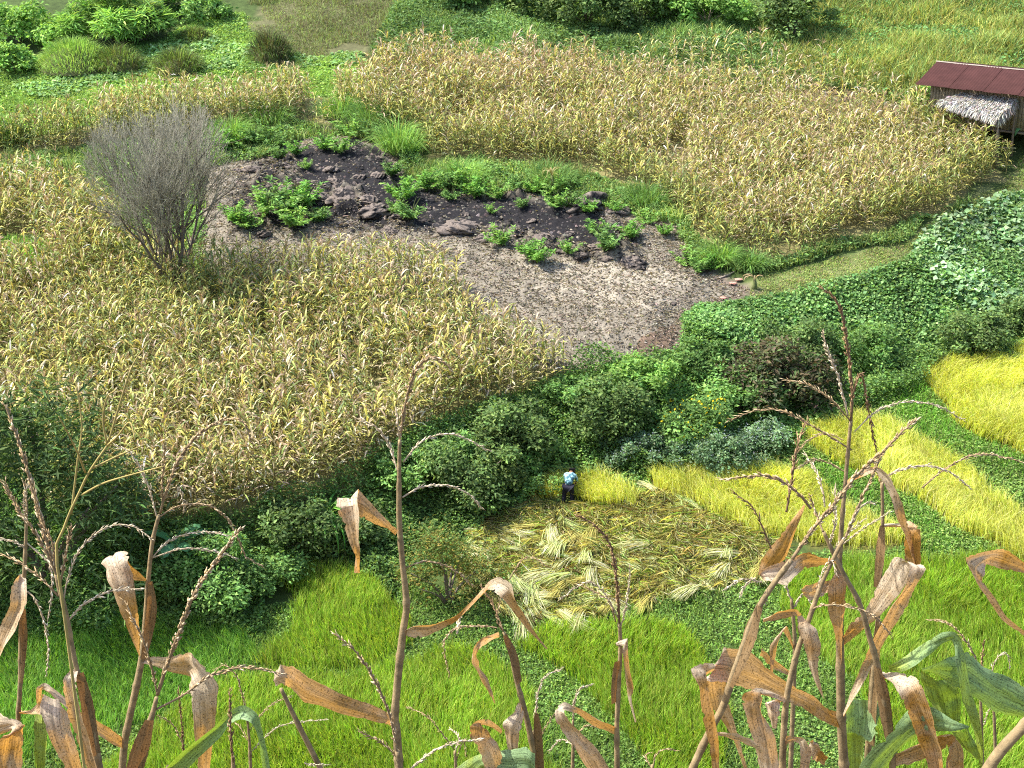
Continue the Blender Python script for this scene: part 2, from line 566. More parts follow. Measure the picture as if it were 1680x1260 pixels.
gx = axis_coords(-36, 36, 0.4, -900, 900)
gy = axis_coords(-4, 110, 0.4, -60, 1500)
X, Y = np.meshgrid(gx, gy)
X, Y = X.ravel(), Y.ravel()
GP, gpx, gpy = uvw(X, Y)
jx, jy = (fbm(X, Y, 1.5, 41, 3) - 0.5) * 50, (fbm(X, Y, 1.5, 57, 3) - 0.5) * 36
qx, qy = gpx + jx, gpy + jy
gc = np.tile(np.array([0.055, 0.085, 0.022]), (len(X), 1))
gc *= (0.7 + 0.6 * fbm(X, Y, 2.0, 77, 3))[:, None]
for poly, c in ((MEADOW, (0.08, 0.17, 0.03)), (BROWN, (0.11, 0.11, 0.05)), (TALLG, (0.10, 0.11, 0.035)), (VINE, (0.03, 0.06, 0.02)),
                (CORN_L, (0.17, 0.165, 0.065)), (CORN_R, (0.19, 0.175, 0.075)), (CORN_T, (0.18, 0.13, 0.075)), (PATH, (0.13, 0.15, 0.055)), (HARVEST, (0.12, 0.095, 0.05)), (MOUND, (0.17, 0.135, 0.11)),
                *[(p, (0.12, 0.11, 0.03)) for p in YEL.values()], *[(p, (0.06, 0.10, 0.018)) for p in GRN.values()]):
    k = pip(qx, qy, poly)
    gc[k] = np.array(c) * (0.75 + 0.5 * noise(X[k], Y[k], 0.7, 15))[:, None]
hillk = Y < 29
gc[hillk] = np.array([0.13, 0.10, 0.05])
nx, ny = len(gx), len(gy)
ii = (np.arange(ny - 1)[:, None] * nx + np.arange(nx - 1)[None, :]).ravel()
ground = link("ground", make_mesh("ground", GP, np.stack([ii, ii + 1, ii + nx + 1, ii + nx], 1), gc, [M_GROUND], smooth=True))
tag(ground, "sloping valley ground under fields, banks and paddies", "ground", kind="structure")

# ------------------------------------------------------------------ husk and ash dump: fine terrain sheet of its own
mb = np.array([plane_hit(a, b, DROP) for a, b in MOUND])
mx_ = np.arange(mb[:, 0].min() - 1, mb[:, 0].max() + 1, 0.085)
my_ = np.arange(mb[:, 1].min() - 1, mb[:, 1].max() + 1, 0.085)
X, Y = np.meshgrid(mx_, my_)
nx, ny = len(mx_), len(my_)
X, Y = X.ravel(), Y.ravel()
P, px, py = uvw(X, Y)
ins = pip(px, py, MOUND)
dist = pdist(px, py, MOUND) * np.where(ins, 1, -1)
ASHP = [(400, 246), (470, 240), (560, 238), (640, 250), (668, 290), (730, 318), (860, 318), (960, 338), (1040, 372), (1062, 420), (1040, 446), (960, 440), (880, 428), (800, 405), (720, 395), (640, 392), (560, 395), (470, 390), (380, 400), (372, 340), (400, 300)]
BLACK = [(480, 246), (620, 240), (660, 296), (720, 322), (800, 322), (900, 332), (990, 368), (1010, 410), (900, 402), (840, 384), (740, 376), (690, 386), (630, 356), (560, 322), (500, 306)]
ashd = pdist(px, py, ASHP) * np.where(pip(px, py, ASHP), 1, -1)
rug0 = sstep((ashd + (fbm(X, Y, 1.5, 8, 3) - 0.5) * 50) / 40 + 0.3)
bd = pdist(px, py, BLACK) * np.where(pip(px, py, BLACK), 1, -1)
black = sstep((bd + (fbm(X, Y, 1.2, 101, 4) - 0.5) * 80) / 14 + 0.5)
rugged = rug0 * (1 - 0.75 * black)
base_h = sstep(dist / 70) * 0.35 - np.where(dist < 8, 0.12 * (1 - np.clip(dist, -20, 8) / 8), 0)
ridge = 1 - np.abs(fbm(X, Y, 1.8, 19, 5) * 2 - 1)
lump = np.clip(fbm(X, Y, 1.1, 61, 4) - 0.5, 0, None) * 2.2
z = P[:, 2] + base_h + sstep(dist / 25) * (rugged * (ridge ** 2 * 0.35 + lump * 0.55 + (1 - np.abs(fbm(X, Y, 0.7, 63, 3) * 2 - 1)) ** 2 * 0.22 - 0.3) + (fbm(X, Y, 0.5, 33, 3) - 0.5) * 0.12 + (fbm(X, Y * 2.2, 0.9, 37, 2) - 0.5) * 0.14)
blk2 = sstep((fbm(X, Y, 0.9, 111, 4) - 0.41) * 14) * rug0
black = np.clip(np.maximum(black, blk2), 0, 1)
z = z - black * 0.10 * sstep(dist / 25)
mc = np.array([0.215, 0.19, 0.15]) * (0.75 + 0.6 * fbm(X, Y, 0.35, 5, 3))[:, None]
paleP = [(850, 430), (960, 440), (1090, 440), (1120, 470), (1090, 510), (1000, 520), (900, 490)]
pale = sstep((pdist(px, py, paleP) * np.where(pip(px, py, paleP), 1, -1) + (fbm(X, Y * 2.5, 0.8, 71, 4) - 0.5) * 120) / 20 + 0.5)
mc = mc * (1 + 0.45 * pale[:, None]) * (1 - 0.38 * rug0[:, None])
mc = mc * (1 - black[:, None]) + np.array([0.016, 0.015, 0.017]) * black[:, None]
redP = [(1020, 590), (1060, 560), (1130, 512), (1230, 474), (1240, 484), (1150, 512), (1112, 560), (1060, 592)]
red = pip(px + (fbm(X, Y, 0.8, 3, 3) - 0.5) * 30, py, redP)
mc[red] = np.array([0.20, 0.14, 0.10])
keep = dist > -14
ii = (np.arange(ny - 1)[:, None] * nx + np.arange(nx - 1)[None, :]).ravel()
Q = np.stack([ii, ii + 1, ii + nx + 1, ii + nx], 1)
Q = Q[keep[Q].all(1)]
used = np.unique(Q)
rm = np.zeros(len(X), int); rm[used] = np.arange(len(used))
MV = np.stack([X, Y, z], -1)
dump = link("husk_and_ash_terrain", make_mesh("dump", MV[used], rm[Q], mc[used], [M_ASH], smooth=True))
tag(dump, "grey husk and black ash dump spread between the two cornfields", "ash dump", kind="structure")
_mz = (mx_, my_, z.reshape(ny, nx))


def mound_z(x, y):
    i = np.clip(((np.asarray(x) - _mz[0][0]) / 0.085).astype(int), 0, len(_mz[0]) - 1)
    j = np.clip(((np.asarray(y) - _mz[1][0]) / 0.085).astype(int), 0, len(_mz[1]) - 1)
    return np.maximum(_mz[2][j, i], hgt(x, y))


# broken crust and rubble
S = scatter(ASHP, 42)
S[:, 2] = mound_z(S[:, 0], S[:, 1])
n = len(S)
D8 = np.array([[1, 0, 0], [0.3, 0.95, 0], [-0.8, 0.6, 0], [-0.8, -0.6, 0], [0.3, -0.95, 0], [0.1, 0.1, 0.7], [-0.3, -0.2, 0.55]])
F8 = np.array([(0, 1, 5), (1, 2, 5), (2, 6, 5), (2, 3, 6), (3, 4, 6), (4, 5, 6), (4, 0, 5)])
r_ = 0.035 + 0.10 * rng.random(n) ** 2.5
th = rng.uniform(0, 6.283, n)
Q = D8[None] * rng.uniform(0.55, 1.35, (n, 7, 3)) * r_[:, None, None]
Q = np.stack([Q[..., 0] * np.cos(th)[:, None] - Q[..., 1] * np.sin(th)[:, None], Q[..., 0] * np.sin(th)[:, None] + Q[..., 1] * np.cos(th)[:, None], Q[..., 2] - 0.01], -1) + S[:, None, :]
cc = tint([(0.03, 0.028, 0.028), (0.018, 0.017, 0.018), (0.09, 0.078, 0.068), (0.15, 0.13, 0.11), (0.05, 0.043, 0.04)], n, 0.25)
tag(link("ash_rubble", make_mesh("ash_rubble", Q.reshape(-1, 3), (F8[None] + (np.arange(n) * 7)[:, None, None]).reshape(-1, 3), np.repeat(cc, 7, 0), [M_ASH])), "broken black and grey crust strewn over the burnt part of the dump", "rubble", kind="stuff")

# loose husks and straw lying on the dump
S = scatter(MOUND, 230)
spx, spy, _ = proj(S)
kb = ~(pip(spx, spy, BLACK) & (rng.random(len(S)) < 0.95))
S = S[kb]
S[:, 2] = mound_z(S[:, 0], S[:, 1]) + rng.uniform(0.0, 0.025, len(S))
n = len(S)
c = tint([(0.28, 0.245, 0.195), (0.185, 0.158, 0.122), (0.42, 0.375, 0.305), (0.10, 0.087, 0.07)], n, 0.25)
V, F, C = diamonds(S, rdir(n, -0.05, 0.3), rdir(n, 0.5, 1), rng.uniform(0.07, 0.22, n), rng.uniform(0.03, 0.07, n), c)
tag(link("husk_litter", make_mesh("husk_litter", V, F, C, [M_LEAF])), "dry grey maize husks strewn over the ash dump", "husks", kind="stuff")


# ------------------------------------------------------------------ maize of the fields
def corn_variant(seed):
    r = np.random.default_rng(seed)
    H = r.uniform(1.6, 2.2)
    Vs, Fs, ids, n = [], [], [], 0
    lean = r.normal(0, 0.06, 2)

    def add(V, F, k):
        nonlocal n
        Vs.append(V); Fs.append(np.asarray(F, np.int32) + n); ids.append(np.full(len(V), k)); n += len(V)
    ax = lambda t: np.array([lean[0] * t * H, lean[1] * t * H, t * H])
    V, F = tube([ax(0), ax(0.5), ax(0.97)], [0.016, 0.013, 0.007], 4, False)
    add(V, F, 0)
    nl = 11
    a0 = r.uniform(0, np.pi)
    for i in range(nl):
        t = 0.2 + 0.73 * i / (nl - 1)
        az = a0 + i * np.pi + r.normal(0, 0.5)
        D = np.array([np.cos(az), np.sin(az), 0])
        Sd = np.array([-np.sin(az), np.cos(az), 0])
        L = r.uniform(0.44, 0.80) * (1 - 0.25 * max(0, t - 0.6))
        W = r.uniform(0.05, 0.085)
        th = r.uniform(0.6, 1.3) if t > 0.45 else r.uniform(-0.1, 0.9)
        bend = r.uniform(0.8, 2.6)
        p = ax(t)
        rows = []
        m = 3
        for j in range(m + 1):
            s = j / m
            w = W * (0.55 + 0.9 * s) if s < 0.4 else W * (1.0 - (s - 0.4) / 0.6) ** 0.7
            tw = r.normal(0, 0.012)
            rows += [p + Sd * w / 2 + [0, 0, tw], p - Sd * w / 2 - [0, 0, tw]]
            a = th - bend * s * s - 0.3 * s
            p = p + (D * np.cos(a) + np.array([0, 0, np.sin(a)])) * L / m
        F = []
        for j in range(m):
            q = 2 * j
            F += [(q, q + 1, q + 3), (q, q + 3, q + 2)]
        add(np.array(rows), F, 1 + i)
    top = ax(0.96)
    tv, tf = [], []
    for j in range(6):
        az = r.uniform(0, 2 * np.pi)
        el = 1.45 if j == 0 else r.uniform(0.6, 1.2)
        D = np.array([np.cos(az) * np.cos(el), np.sin(az) * np.cos(el), np.sin(el)])
        Sd = unit(np.cross(D, [0.3, 0.5, 0.2])) * 0.009
        b = len(tv)
        tip = top + D * r.uniform(0.18, 0.3)
        tv += [top - Sd, top + Sd, tip + Sd * 0.6, tip - Sd * 0.6]
        tf += [(b, b + 1, b + 2), (b, b + 2, b + 3)]
    add(np.array(tv), tf, 1 + nl)
    return np.concatenate(Vs), np.concatenate(Fs), np.concatenate(ids), nl


TAN, PINK, YELL, GREEN, DGREEN = (np.array(c) for c in ((0.70, 0.58, 0.36), (0.62, 0.47, 0.34), (0.59, 0.55, 0.15), (0.30, 0.37, 0.10), (0.13, 0.19, 0.055)))


def corn_colors(dry, pinkish, nl):
    """(n, nl+2, 3) albedo: stalk, leaves bottom to top, tassel"""
    n = len(dry)
    u = rng.random((n, nl)) * 0.85 + rng.random((n, 1)) * 0.15
    d = dry[:, None] + np.linspace(0.12, -0.02, nl)[None, :]
    cls = np.where(u < d * 0.60, 0, np.where(u < d * 0.60 + 0.24, 2, np.where(u < 0.90 - 0.25 * (1 - d), 3, 4)))
    cls = np.where((cls == 0) & (rng.random((n, nl)) < pinkish[:, None]), 1, cls)
    pal = np.array([TAN, PINK, YELL, GREEN, DGREEN])
    c = pal[cls] * np.exp(rng.normal(-0.03, 0.28, (n, nl, 1)))
    out = np.empty((n, nl + 2, 3))
    out[:, 1:-1] = c
    out[:, 0] = np.array([0.28, 0.24, 0.10]) * np.exp(rng.normal(0, 0.2, (n, 1)))
    out[:, -1] = np.array([0.42, 0.30, 0.19]) * np.exp(rng.normal(0, 0.2, (n, 1)))
    return np.clip(out, 0.005, 0.7)


CV = [corn_variant(100 + i) for i in range(12)]


def corn_mass(name, P, dry, pinkish, label, size=1.0):
    parts = []
    which = rng.integers(0, len(CV), len(P))
    for v, (V, F, ids, nl) in enumerate(CV):
        k = np.where(which == v)[0]
        if not len(k):
            continue
        a = rng.uniform(0, 2 * np.pi, len(k))
        s = size * rng.uniform(0.8, 1.1, len(k)) * (0.72 + 0.5 * fbm(P[k, 0], P[k, 1], 2.4, 9, 3))
        ca, sa = np.cos(a), np.sin(a)
        W = np.empty((len(k), len(V), 3))
        W[..., 0] = (V[:, 0] * ca[:, None] - V[:, 1] * sa[:, None]) * s[:, None]
        W[..., 1] = (V[:, 0] * sa[:, None] + V[:, 1] * ca[:, None]) * s[:, None]
        W[..., 2] = V[:, 2] * s[:, None]
        W += P[k][:, None, :]
        cc = corn_colors(dry[k], pinkish[k], nl)[:, ids]
        FF = F[None] + (np.arange(len(k)) * len(V))[:, None, None]
        parts.append((W.reshape(-1, 3), FF.reshape(-1, 3), cc.reshape(-1, 3)))
    V, F, C = cat_mesh(parts)
    return tag(link(name, make_mesh(name, V, F, C, [M_CORN])), label, "corn", kind="stuff")


def thin(P, r):
    """drop points closer than r to an earlier one (grid test)"""
    cell = np.floor(P[:, :2] / r).astype(int)
    _, i = np.unique(cell, axis=0, return_index=True)
    return P[np.sort(i)]


PL = thin(scatter(CORN_L, 24, 5), 0.305)
PR = thin(scatter(CORN_R, 26, 10), 0.285)
_a, _b, _ = proj(PL)
PL = PL[(fbm(PL[:, 0], PL[:, 1], 1.7, 207, 3) > 0.31) | (pdist(_a, _b, CORN_L) < 40)]
PR = PR[fbm(PR[:, 0], PR[:, 1], 1.7, 209, 3) > 0.31]
PT = thin(scatter(CORN_T, 4, 14), 0.6)
# weedy gaps in the left field
lx, ly, ld = proj(PL)
gap = (((lx - 35) / 55) ** 2 + ((ly - 425) / 28) ** 2 < 1) | (((lx + 10) / 40) ** 2 + ((ly - 620) / 24) ** 2 < 1)
PL = PL[~gap]
lx, ly, ld = proj(PL)
vis = (lx > 5) & (lx < 1675) & ~((lx < 270) & (ly > 690))
order = np.argsort(np.where(vis, ld, 1e9))[:300]
isel = np.zeros(len(PL), bool); isel[order] = True

dryL = 0.46 + (fbm(PL[:, 0], PL[:, 1], 4, 13, 3) - 0.5) * 0.7
tree_shade = np.exp(-(((lx - 290) / 150) ** 2 + ((ly - 520) / 40) ** 2))  # greener corn colour painted in for the bare tree's shadow
dryL = np.clip(dryL - 0.4 * tree_shade, 0.05, 1)
corn_mass("corn_crop", PL[~isel], dryL[~isel], np.full((~isel).sum(), 0.35), "dense yellowing maize filling the lower field behind its front rows")
rx, ry, rd_ = proj(PR)
dryR = np.clip(0.52 + (fbm(PR[:, 0], PR[:, 1], 5, 17, 3) - 0.5) * 0.5 - 0.5 * sstep((pdist(rx, ry, CORN_R) < 34) * 1.0 * (ry > 215)) + 0.3 * (ry < 165), 0.1, 1)
pkR = np.clip(0.35 + 0.5 * (ry < 160) + 0.4 * ((rx < 780) & (ry < 150)), 0, 0.95)
corn_mass("corn_crop", PR, dryR, pkR, "pale ripe maize covering the upper field beside the hut", 0.92)
corn_mass("corn_crop", PT, np.full(len(PT), 0.45), np.full(len(PT), 0.4), "ragged maize mixed with weeds above the upper field")

# the front rows of the lower field: single plants
proto = []
for i in range(16):
    V, F, ids, nl = CV[i % 12]
    cc = corn_colors(np.array([[0.35, 0.5, 0.65, 0.8][i % 4]]), np.array([0.35]), nl)[0][ids]
    me = []
    for nm, sel in (("stalk", ids == 0), ("foliage", (ids > 0) & (ids <= nl)), ("tassel", ids == nl + 1)):
        w = np.where(sel)[0]
        m_ = np.full(len(V), -1); m_[w] = np.arange(len(w))
        FF = F[sel[F[:, 0]]]
        me.append((nm, make_mesh("corn_" + nm, V[w], m_[FF], cc[w], [M_CORN])))
    proto.append(me)
for j, k in enumerate(order):
    o = bpy.data.objects.new("corn_plant", None)
    COL.objects.link(o)
    o.location = PL[k]
    o.rotation_euler = (0, 0, rng.uniform(0, 6.28))
    s = rng.uniform(0.82, 1.1)
    o.scale = (s, s, s)
    tag(o, "yellowing maize plant in the front rows of the lower cornfield", "corn plant", "front rows of the lower cornfield")
    for nm, me in proto[int(rng.integers(0, 16))]:
        link(nm, me, o)

# ------------------------------------------------------------------ rice
YC = [(0.62, 0.66, 0.14), (0.56, 0.62, 0.12), (0.72, 0.70, 0.26), (0.42, 0.53, 0.10)]
GC = [(0.20, 0.32, 0.04), (0.16, 0.28, 0.035), (0.26, 0.36, 0.06), (0.31, 0.355, 0.08)]


def rice(poly, density, H, cols, label, lean=0.25, excl=(), jit=18, W=0.023, curl=0.6):
    S = scatter(poly, density, jit, excl)
    n = len(S)
    hx, hy = np.floor(S[:, 0] / 0.17), np.floor(S[:, 1] / 0.17)           # planted in hills about 17 cm apart
    S[:, 0] = (hx + 0.25 + 0.5 * hash2(hx, hy, 5)) * 0.17 + rng.normal(0, 0.038, n)
    S[:, 1] = (hy + 0.25 + 0.5 * hash2(hx, hy, 6)) * 0.17 + rng.normal(0, 0.038, n)
    S[:, 2] = hfast(S[:, 0], S[:, 1])
    hill_tone = np.exp((hash2(hx, hy, 7) - 0.5) * 0.28)[:, None]
    wind = noise(S[:, 0], S[:, 1], 2.5, 6) * 6 + rng.normal(0, 1.1, n)
    h = H * (0.7 + 0.55 * fbm(S[:, 0], S[:, 1], 0.8, 2, 3)) * rng.uniform(0.75, 1.1, n)
    tone = (0.8 + 0.5 * fbm(S[:, 0], S[:, 1], 1.3, 29, 4))[:, None]
    C = tint(cols, n, 0.2) * tone * hill_tone
    V, F, C = blades(S, wind, h, W * rng.uniform(0.7, 1.3, n), np.abs(rng.normal(lean, 0.15, n)), C, curl)
    return tag(link("rice_crop", make_mesh("rice_crop", V, F, C, [M_GRASS])), label, "rice", kind="stuff")


person_px = (931, 826)
for (k, poly), lab in zip(YEL.items(), ("ripe yellow rice strip standing in front of the bent reaper", "ripe yellow rice edging the harvested patch beside fallen sheaves",
                                        "long ripe yellow rice terrace between two green bunds", "ripe yellow rice terrace below the vine-covered bank", "small ripe rice corner above the yellow terraces at picture edge")):
    rice(poly, 470, 0.85, YC, lab, 0.3, curl=0.9)
for (k, poly), lab in zip(GRN.items(), ("lime green rice strip beside the small-leaved shrub", "green rice in the lower paddy behind drooping maize leaves",
                                        "rounded lime green rice paddy in the middle near the maize", "lime green rice paddy below the harvested patch", "broad green rice paddy below the yellow terraces")):
    rice(poly, 560, 0.62, GC, lab, 0.2, curl=0.5)
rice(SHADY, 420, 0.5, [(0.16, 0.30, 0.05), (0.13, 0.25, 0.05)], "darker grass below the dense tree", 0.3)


# ------------------------------------------------------------------ weeds and ground cover
def cover(name, poly, density, leaf, cols, label, hmax=0.25, excl=(), jit=12, cl=1.2, aspect=0.55, mat=None, cat="weeds", zlo=-0.2, zhi=0.7):
    S = scatter(poly, density, jit, excl)
    n = len(S)
    lift = np.clip(fbm(S[:, 0], S[:, 1], cl, 51, 3) * 1.6 - 0.3, 0.05, 1.2)
    S[:, 2] += hmax * lift * np.sqrt(rng.random(n))
    tone = np.exp((fbm(S[:, 0], S[:, 1], cl * 1.7, 81, 3) - 0.5) * 1.0)[:, None]
    C = tint(cols, n, 0.22) * tone
    L = leaf * rng.uniform(0.6, 1.35, n)
    V, F, C = diamonds(S, rdir(n, zlo, zhi), rdir(n, 0.35, 1), L, L * aspect, C)
    return tag(link(name, make_mesh(name, V, F, C, [mat or M_LEAF])), label, cat, kind="stuff")


def grass_mass(name, poly, density, H, cols, label, excl=(), jit=12, W=0.022, lean=0.35, cl=1.5, curl=0.8, cat="grass"):
    S = scatter(poly, density, jit, excl)
    n = len(S)
    h = H * np.clip(fbm(S[:, 0], S[:, 1], cl, 53, 3) * 1.8 - 0.2, 0.15, 1.4) * rng.uniform(0.6, 1.15, n)
    tone = np.exp((fbm(S[:, 0], S[:, 1], cl * 1.6, 83, 3) - 0.5) * 0.9)[:, None]
    C = tint(cols, n, 0.22) * tone
    V, F, C = blades(S, rng.uniform(0, 6.28, n), h, W * rng.uniform(0.7, 1.4, n), np.abs(rng.normal(lean, 0.2, n)), C, curl)
    return tag(link(name, make_mesh(name, V, F, C, [M_LEAF])), label, cat, kind="stuff")


FIELDS = [CORN_L, CORN_R, MOUND, PATH, HARVEST, SHADY, *YEL.values(), *GRN.values()]
BANK = [(-300, 720), (0, 780), (150, 870), (300, 860), (420, 842), (490, 820), (575, 790), (640, 745), (705, 705), (800, 668), (950, 612), (1112, 575), (1120, 520), (1200, 560), (1300, 612), (1420, 612), (1510, 590), (1680, 545),
        (1900, 520), (1900, 640), (1510, 640), (1310, 720), (1060, 800), (884, 830), (740, 930), (640, 980), (430, 960), (430, 1040), (-300, 1060)]
BANKG = [(0.10, 0.185, 0.055), (0.13, 0.225, 0.06), (0.075, 0.14, 0.05), (0.16, 0.26, 0.065)]
cover("bank_undergrowth", BANK, 650, 0.13, BANKG, "dark green undergrowth on the bank above the paddies", 1.0, [*YEL.values(), *GRN.values(), HARVEST], cl=1.6)
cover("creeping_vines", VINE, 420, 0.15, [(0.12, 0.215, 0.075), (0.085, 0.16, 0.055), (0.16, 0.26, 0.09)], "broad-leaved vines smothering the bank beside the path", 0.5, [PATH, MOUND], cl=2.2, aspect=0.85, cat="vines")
VINE2 = [(1500, 400), (1570, 355), (1640, 330), (1800, 310), (1800, 520), (1640, 530), (1560, 500), (1500, 450)]
cover("gourd_vines", VINE2, 130, 0.24, [(0.18, 0.27, 0.14), (0.12, 0.21, 0.09), (0.22, 0.31, 0.18)], "pale large-leaved gourd vines at the right end of the bank", 0.65, cl=2.0, aspect=0.9, cat="vines", zlo=-0.1, zhi=0.3)
BUND = [(-100, 1060), (420, 1000), (700, 960), (860, 1000), (1000, 1000), (1240, 940), (1300, 915), (1500, 905), (1700, 940), (1900, 1000), (1900, 1420), (-100, 1420)]
cover("bund_weeds", BUND, 330, 0.10, [(0.13, 0.215, 0.055), (0.16, 0.25, 0.06), (0.10, 0.17, 0.05)], "low weeds on the bunds between the green paddies", 0.22, [*GRN.values(), HARVEST, SHADY, *YEL.values()], cl=1.0)
BUND2 = [(1040, 780), (1300, 690), (1500, 600), (1900, 540), (1900, 1000), (1500, 905), (1260, 890), (1060, 830)]
cover("bund_weeds", BUND2, 380, 0.11, [(0.15, 0.235, 0.06), (0.18, 0.265, 0.065), (0.12, 0.19, 0.055)], "low weeds on the bunds between the yellow terraces", 0.25, [*YEL.values(), HARVEST], cl=1.0)
grass_mass("bund_grass", BUND2, 150, 0.4, [(0.10, 0.24, 0.03), (0.13, 0.28, 0.04)], "fresh grass along the yellow terraces", [*YEL.values(), HARVEST], jit=10)
grass_mass("bund_grass", BUND, 170, 0.38, [(0.15, 0.26, 0.05), (0.19, 0.30, 0.06), (0.12, 0.21, 0.05)], "grass tufts along the green paddies", [*GRN.values(), HARVEST, SHADY])
cover("meadow_herbs", MEADOW, 240, 0.15, [(0.19, 0.30, 0.08), (0.23, 0.34, 0.085), (0.15, 0.25, 0.075)], "bright green herbs on the meadow at top left", 0.25, [BROWN, CORN_R], cl=1.4, cat="herbs")
BEAN = [(20, 150), (150, 110), (230, 85), (340, 60), (400, 80), (480, 95), (600, 90), (600, 112), (400, 115), (300, 120), (200, 135), (60, 165)]
cover("bean_crop", BEAN, 120, 0.2, [(0.16, 0.26, 0.10), (0.19, 0.29, 0.12)], "pale leafy beans sown across the meadow", 0.4, cl=1.0, aspect=0.8, cat="beans", zhi=0.3)
grass_mass("meadow_grass", MEADOW, 130, 0.35, [(0.23, 0.33, 0.08), (0.18, 0.28, 0.07)], "fresh grass on the meadow at top left", [CORN_R])
grass_mass("dry_slope_grass", BROWN, 210, 0.4, [(0.17, 0.14, 0.085), (0.14, 0.13, 0.07), (0.13, 0.18, 0.06), (0.16, 0.22, 0.07), (0.19, 0.25, 0.08)], "brown withered grass on the slope at the top", [CORN_R], lean=0.6, jit=60)
grass_mass("hill_grass", TALLG, 140, 1.15, [(0.31, 0.34, 0.09), (0.22, 0.28, 0.08), (0.42, 0.40, 0.13), (0.13, 0.21, 0.07)], "tall yellowish grass covering the hill above the hut", [CORN_T, CORN_R], W=0.06, cl=3.2, lean=0.25)
cover("hill_weeds", TALLG, 70, 0.18, [(0.10, 0.20, 0.07), (0.13, 0.24, 0.08)], "leafy weeds mixed into the tall hill grass", 0.8, [CORN_T, CORN_R], cl=4.0)
grass_mass("tall_weeds", TOPW, 95, 0.85, [(0.14, 0.22, 0.075), (0.11, 0.18, 0.06), (0.19, 0.26, 0.08)], "tall green weeds above the upper cornfield", [CORN_R, BROWN], W=0.05, cl=2.0)
cover("tall_weeds", TOPW, 120, 0.19, [(0.12, 0.20, 0.07), (0.09, 0.16, 0.055)], "leafy weeds above the upper cornfield", 0.8, [CORN_R, BROWN], cl=2.0)
MIDW = [(-300, 292), (40, 250), (200, 232), (350, 212), (450, 200), (600, 202), (680, 226), (720, 262), (860, 270), (1040, 308), (1095, 338), (1140, 385), (1180, 430), (1290, 432), (1390, 404), (1480, 370), (1560, 320), (1590, 330),
        (1480, 395), (1300, 440), (1235, 460), (1140, 434), (1110, 375), (1045, 352), (960, 326), (860, 318), (730, 312), (672, 290), (645, 240), (590, 226), (520, 224), (470, 244), (335, 276), (338, 468), (300, 462), (215, 432), (180, 372), (150, 345), (120, 322), (0, 320), (-300, 310)]
cover("field_edge_weeds", MIDW, 310, 0.15, [(0.13, 0.22, 0.07), (0.10, 0.17, 0.06), (0.17, 0.27, 0.08)], "green weeds between the ash dump and the upper cornfield", 0.55, [CORN_R, CORN_L], jit=22, cl=1.3)
grass_mass("field_edge_grass", MIDW, 110, 0.8, [(0.18, 0.26, 0.08), (0.25, 0.29, 0.10), (0.12, 0.19, 0.06)], "coarse grass between the ash dump and the upper cornfield", [CORN_R, CORN_L], jit=20, W=0.04)
grass_mass("path_grass", PATH, 420, 0.2, [(0.24, 0.28, 0.09), (0.17, 0.25, 0.07), (0.36, 0.31, 0.17), (0.15, 0.24, 0.06)], "short worn grass on the footpath to the hut", W=0.03, lean=0.7, jit=22)
EDGE = [(-300, 640), (0, 700), (150, 850), (420, 835), (490, 812), (575, 780), (640, 735), (705, 695), (800, 660), (948, 608), (980, 620), (800, 690), (705, 725), (640, 765), (575, 805), (490, 835), (420, 860), (150, 890), (-300, 740)]
grass_mass("field_edge_grass", EDGE, 130, 0.5, [(0.09, 0.19, 0.04), (0.12, 0.22, 0.05)], "grass along the lower cornfield's front edge", W=0.03)
GAPS = [(-20, 400), (60, 395), (95, 425), (60, 452), (-20, 455)]
grass_mass("weed_patch", GAPS, 260, 0.7, [(0.15, 0.30, 0.06), (0.20, 0.32, 0.07)], "light green weed patch inside the lower cornfield", W=0.04)

# ------------------------------------------------------------------ harvested patch: stubble, sheaves, puddles
S = scatter(HARVEST, 450, 8)
n = len(S)
V, F, C = blades(S, rng.uniform(0, 6.28, n), rng.uniform(0.12, 0.34, n), rng.uniform(0.014, 0.028, n), np.abs(rng.normal(0.35, 0.3, n)), tint([(0.40, 0.36, 0.11), (0.33, 0.30, 0.10), (0.46, 0.42, 0.19), (0.22, 0.28, 0.07)], n, 0.28))
tag(link("rice_stubble", make_mesh("rice_stubble", V, F, C, [M_GRASS])), "short tan stubble left on the harvested patch", "stubble", kind="stuff")


S = scatter(HARVEST, 260, 6)
n = len(S)
S[:, 2] += rng.uniform(0.05, 0.22, n)
az_ = noise(S[:, 0], S[:, 1], 1.3, 71) * 9 + rng.normal(0, 0.9, n)
V, F, C = diamonds(S, np.stack([np.cos(az_), np.sin(az_), rng.normal(0, 0.18, n)], -1), rdir(n, 0.5, 1), rng.uniform(0.35, 0.8, n), rng.uniform(0.012, 0.025, n), tint([(0.52, 0.50, 0.20), (0.42, 0.44, 0.18), (0.60, 0.58, 0.34), (0.30, 0.25, 0.12), (0.24, 0.34, 0.10)], n, 0.3))
tag(link("loose_straw", make_mesh("loose_straw", V, F, C, [M_GRASS])), "loose cut rice straw scattered across the harvested patch", "straw", kind="stuff")
WEEDH = [(800, 940), (850, 930), (960, 940), (990, 965), (930, 985), (860, 965), (820, 960)]
cover("stubble_weeds", WEEDH, 220, 0.1, [(0.10, 0.20, 0.05), (0.14, 0.25, 0.06)], "fresh weeds sprouting among the cut sheaves", 0.3, jit=24)


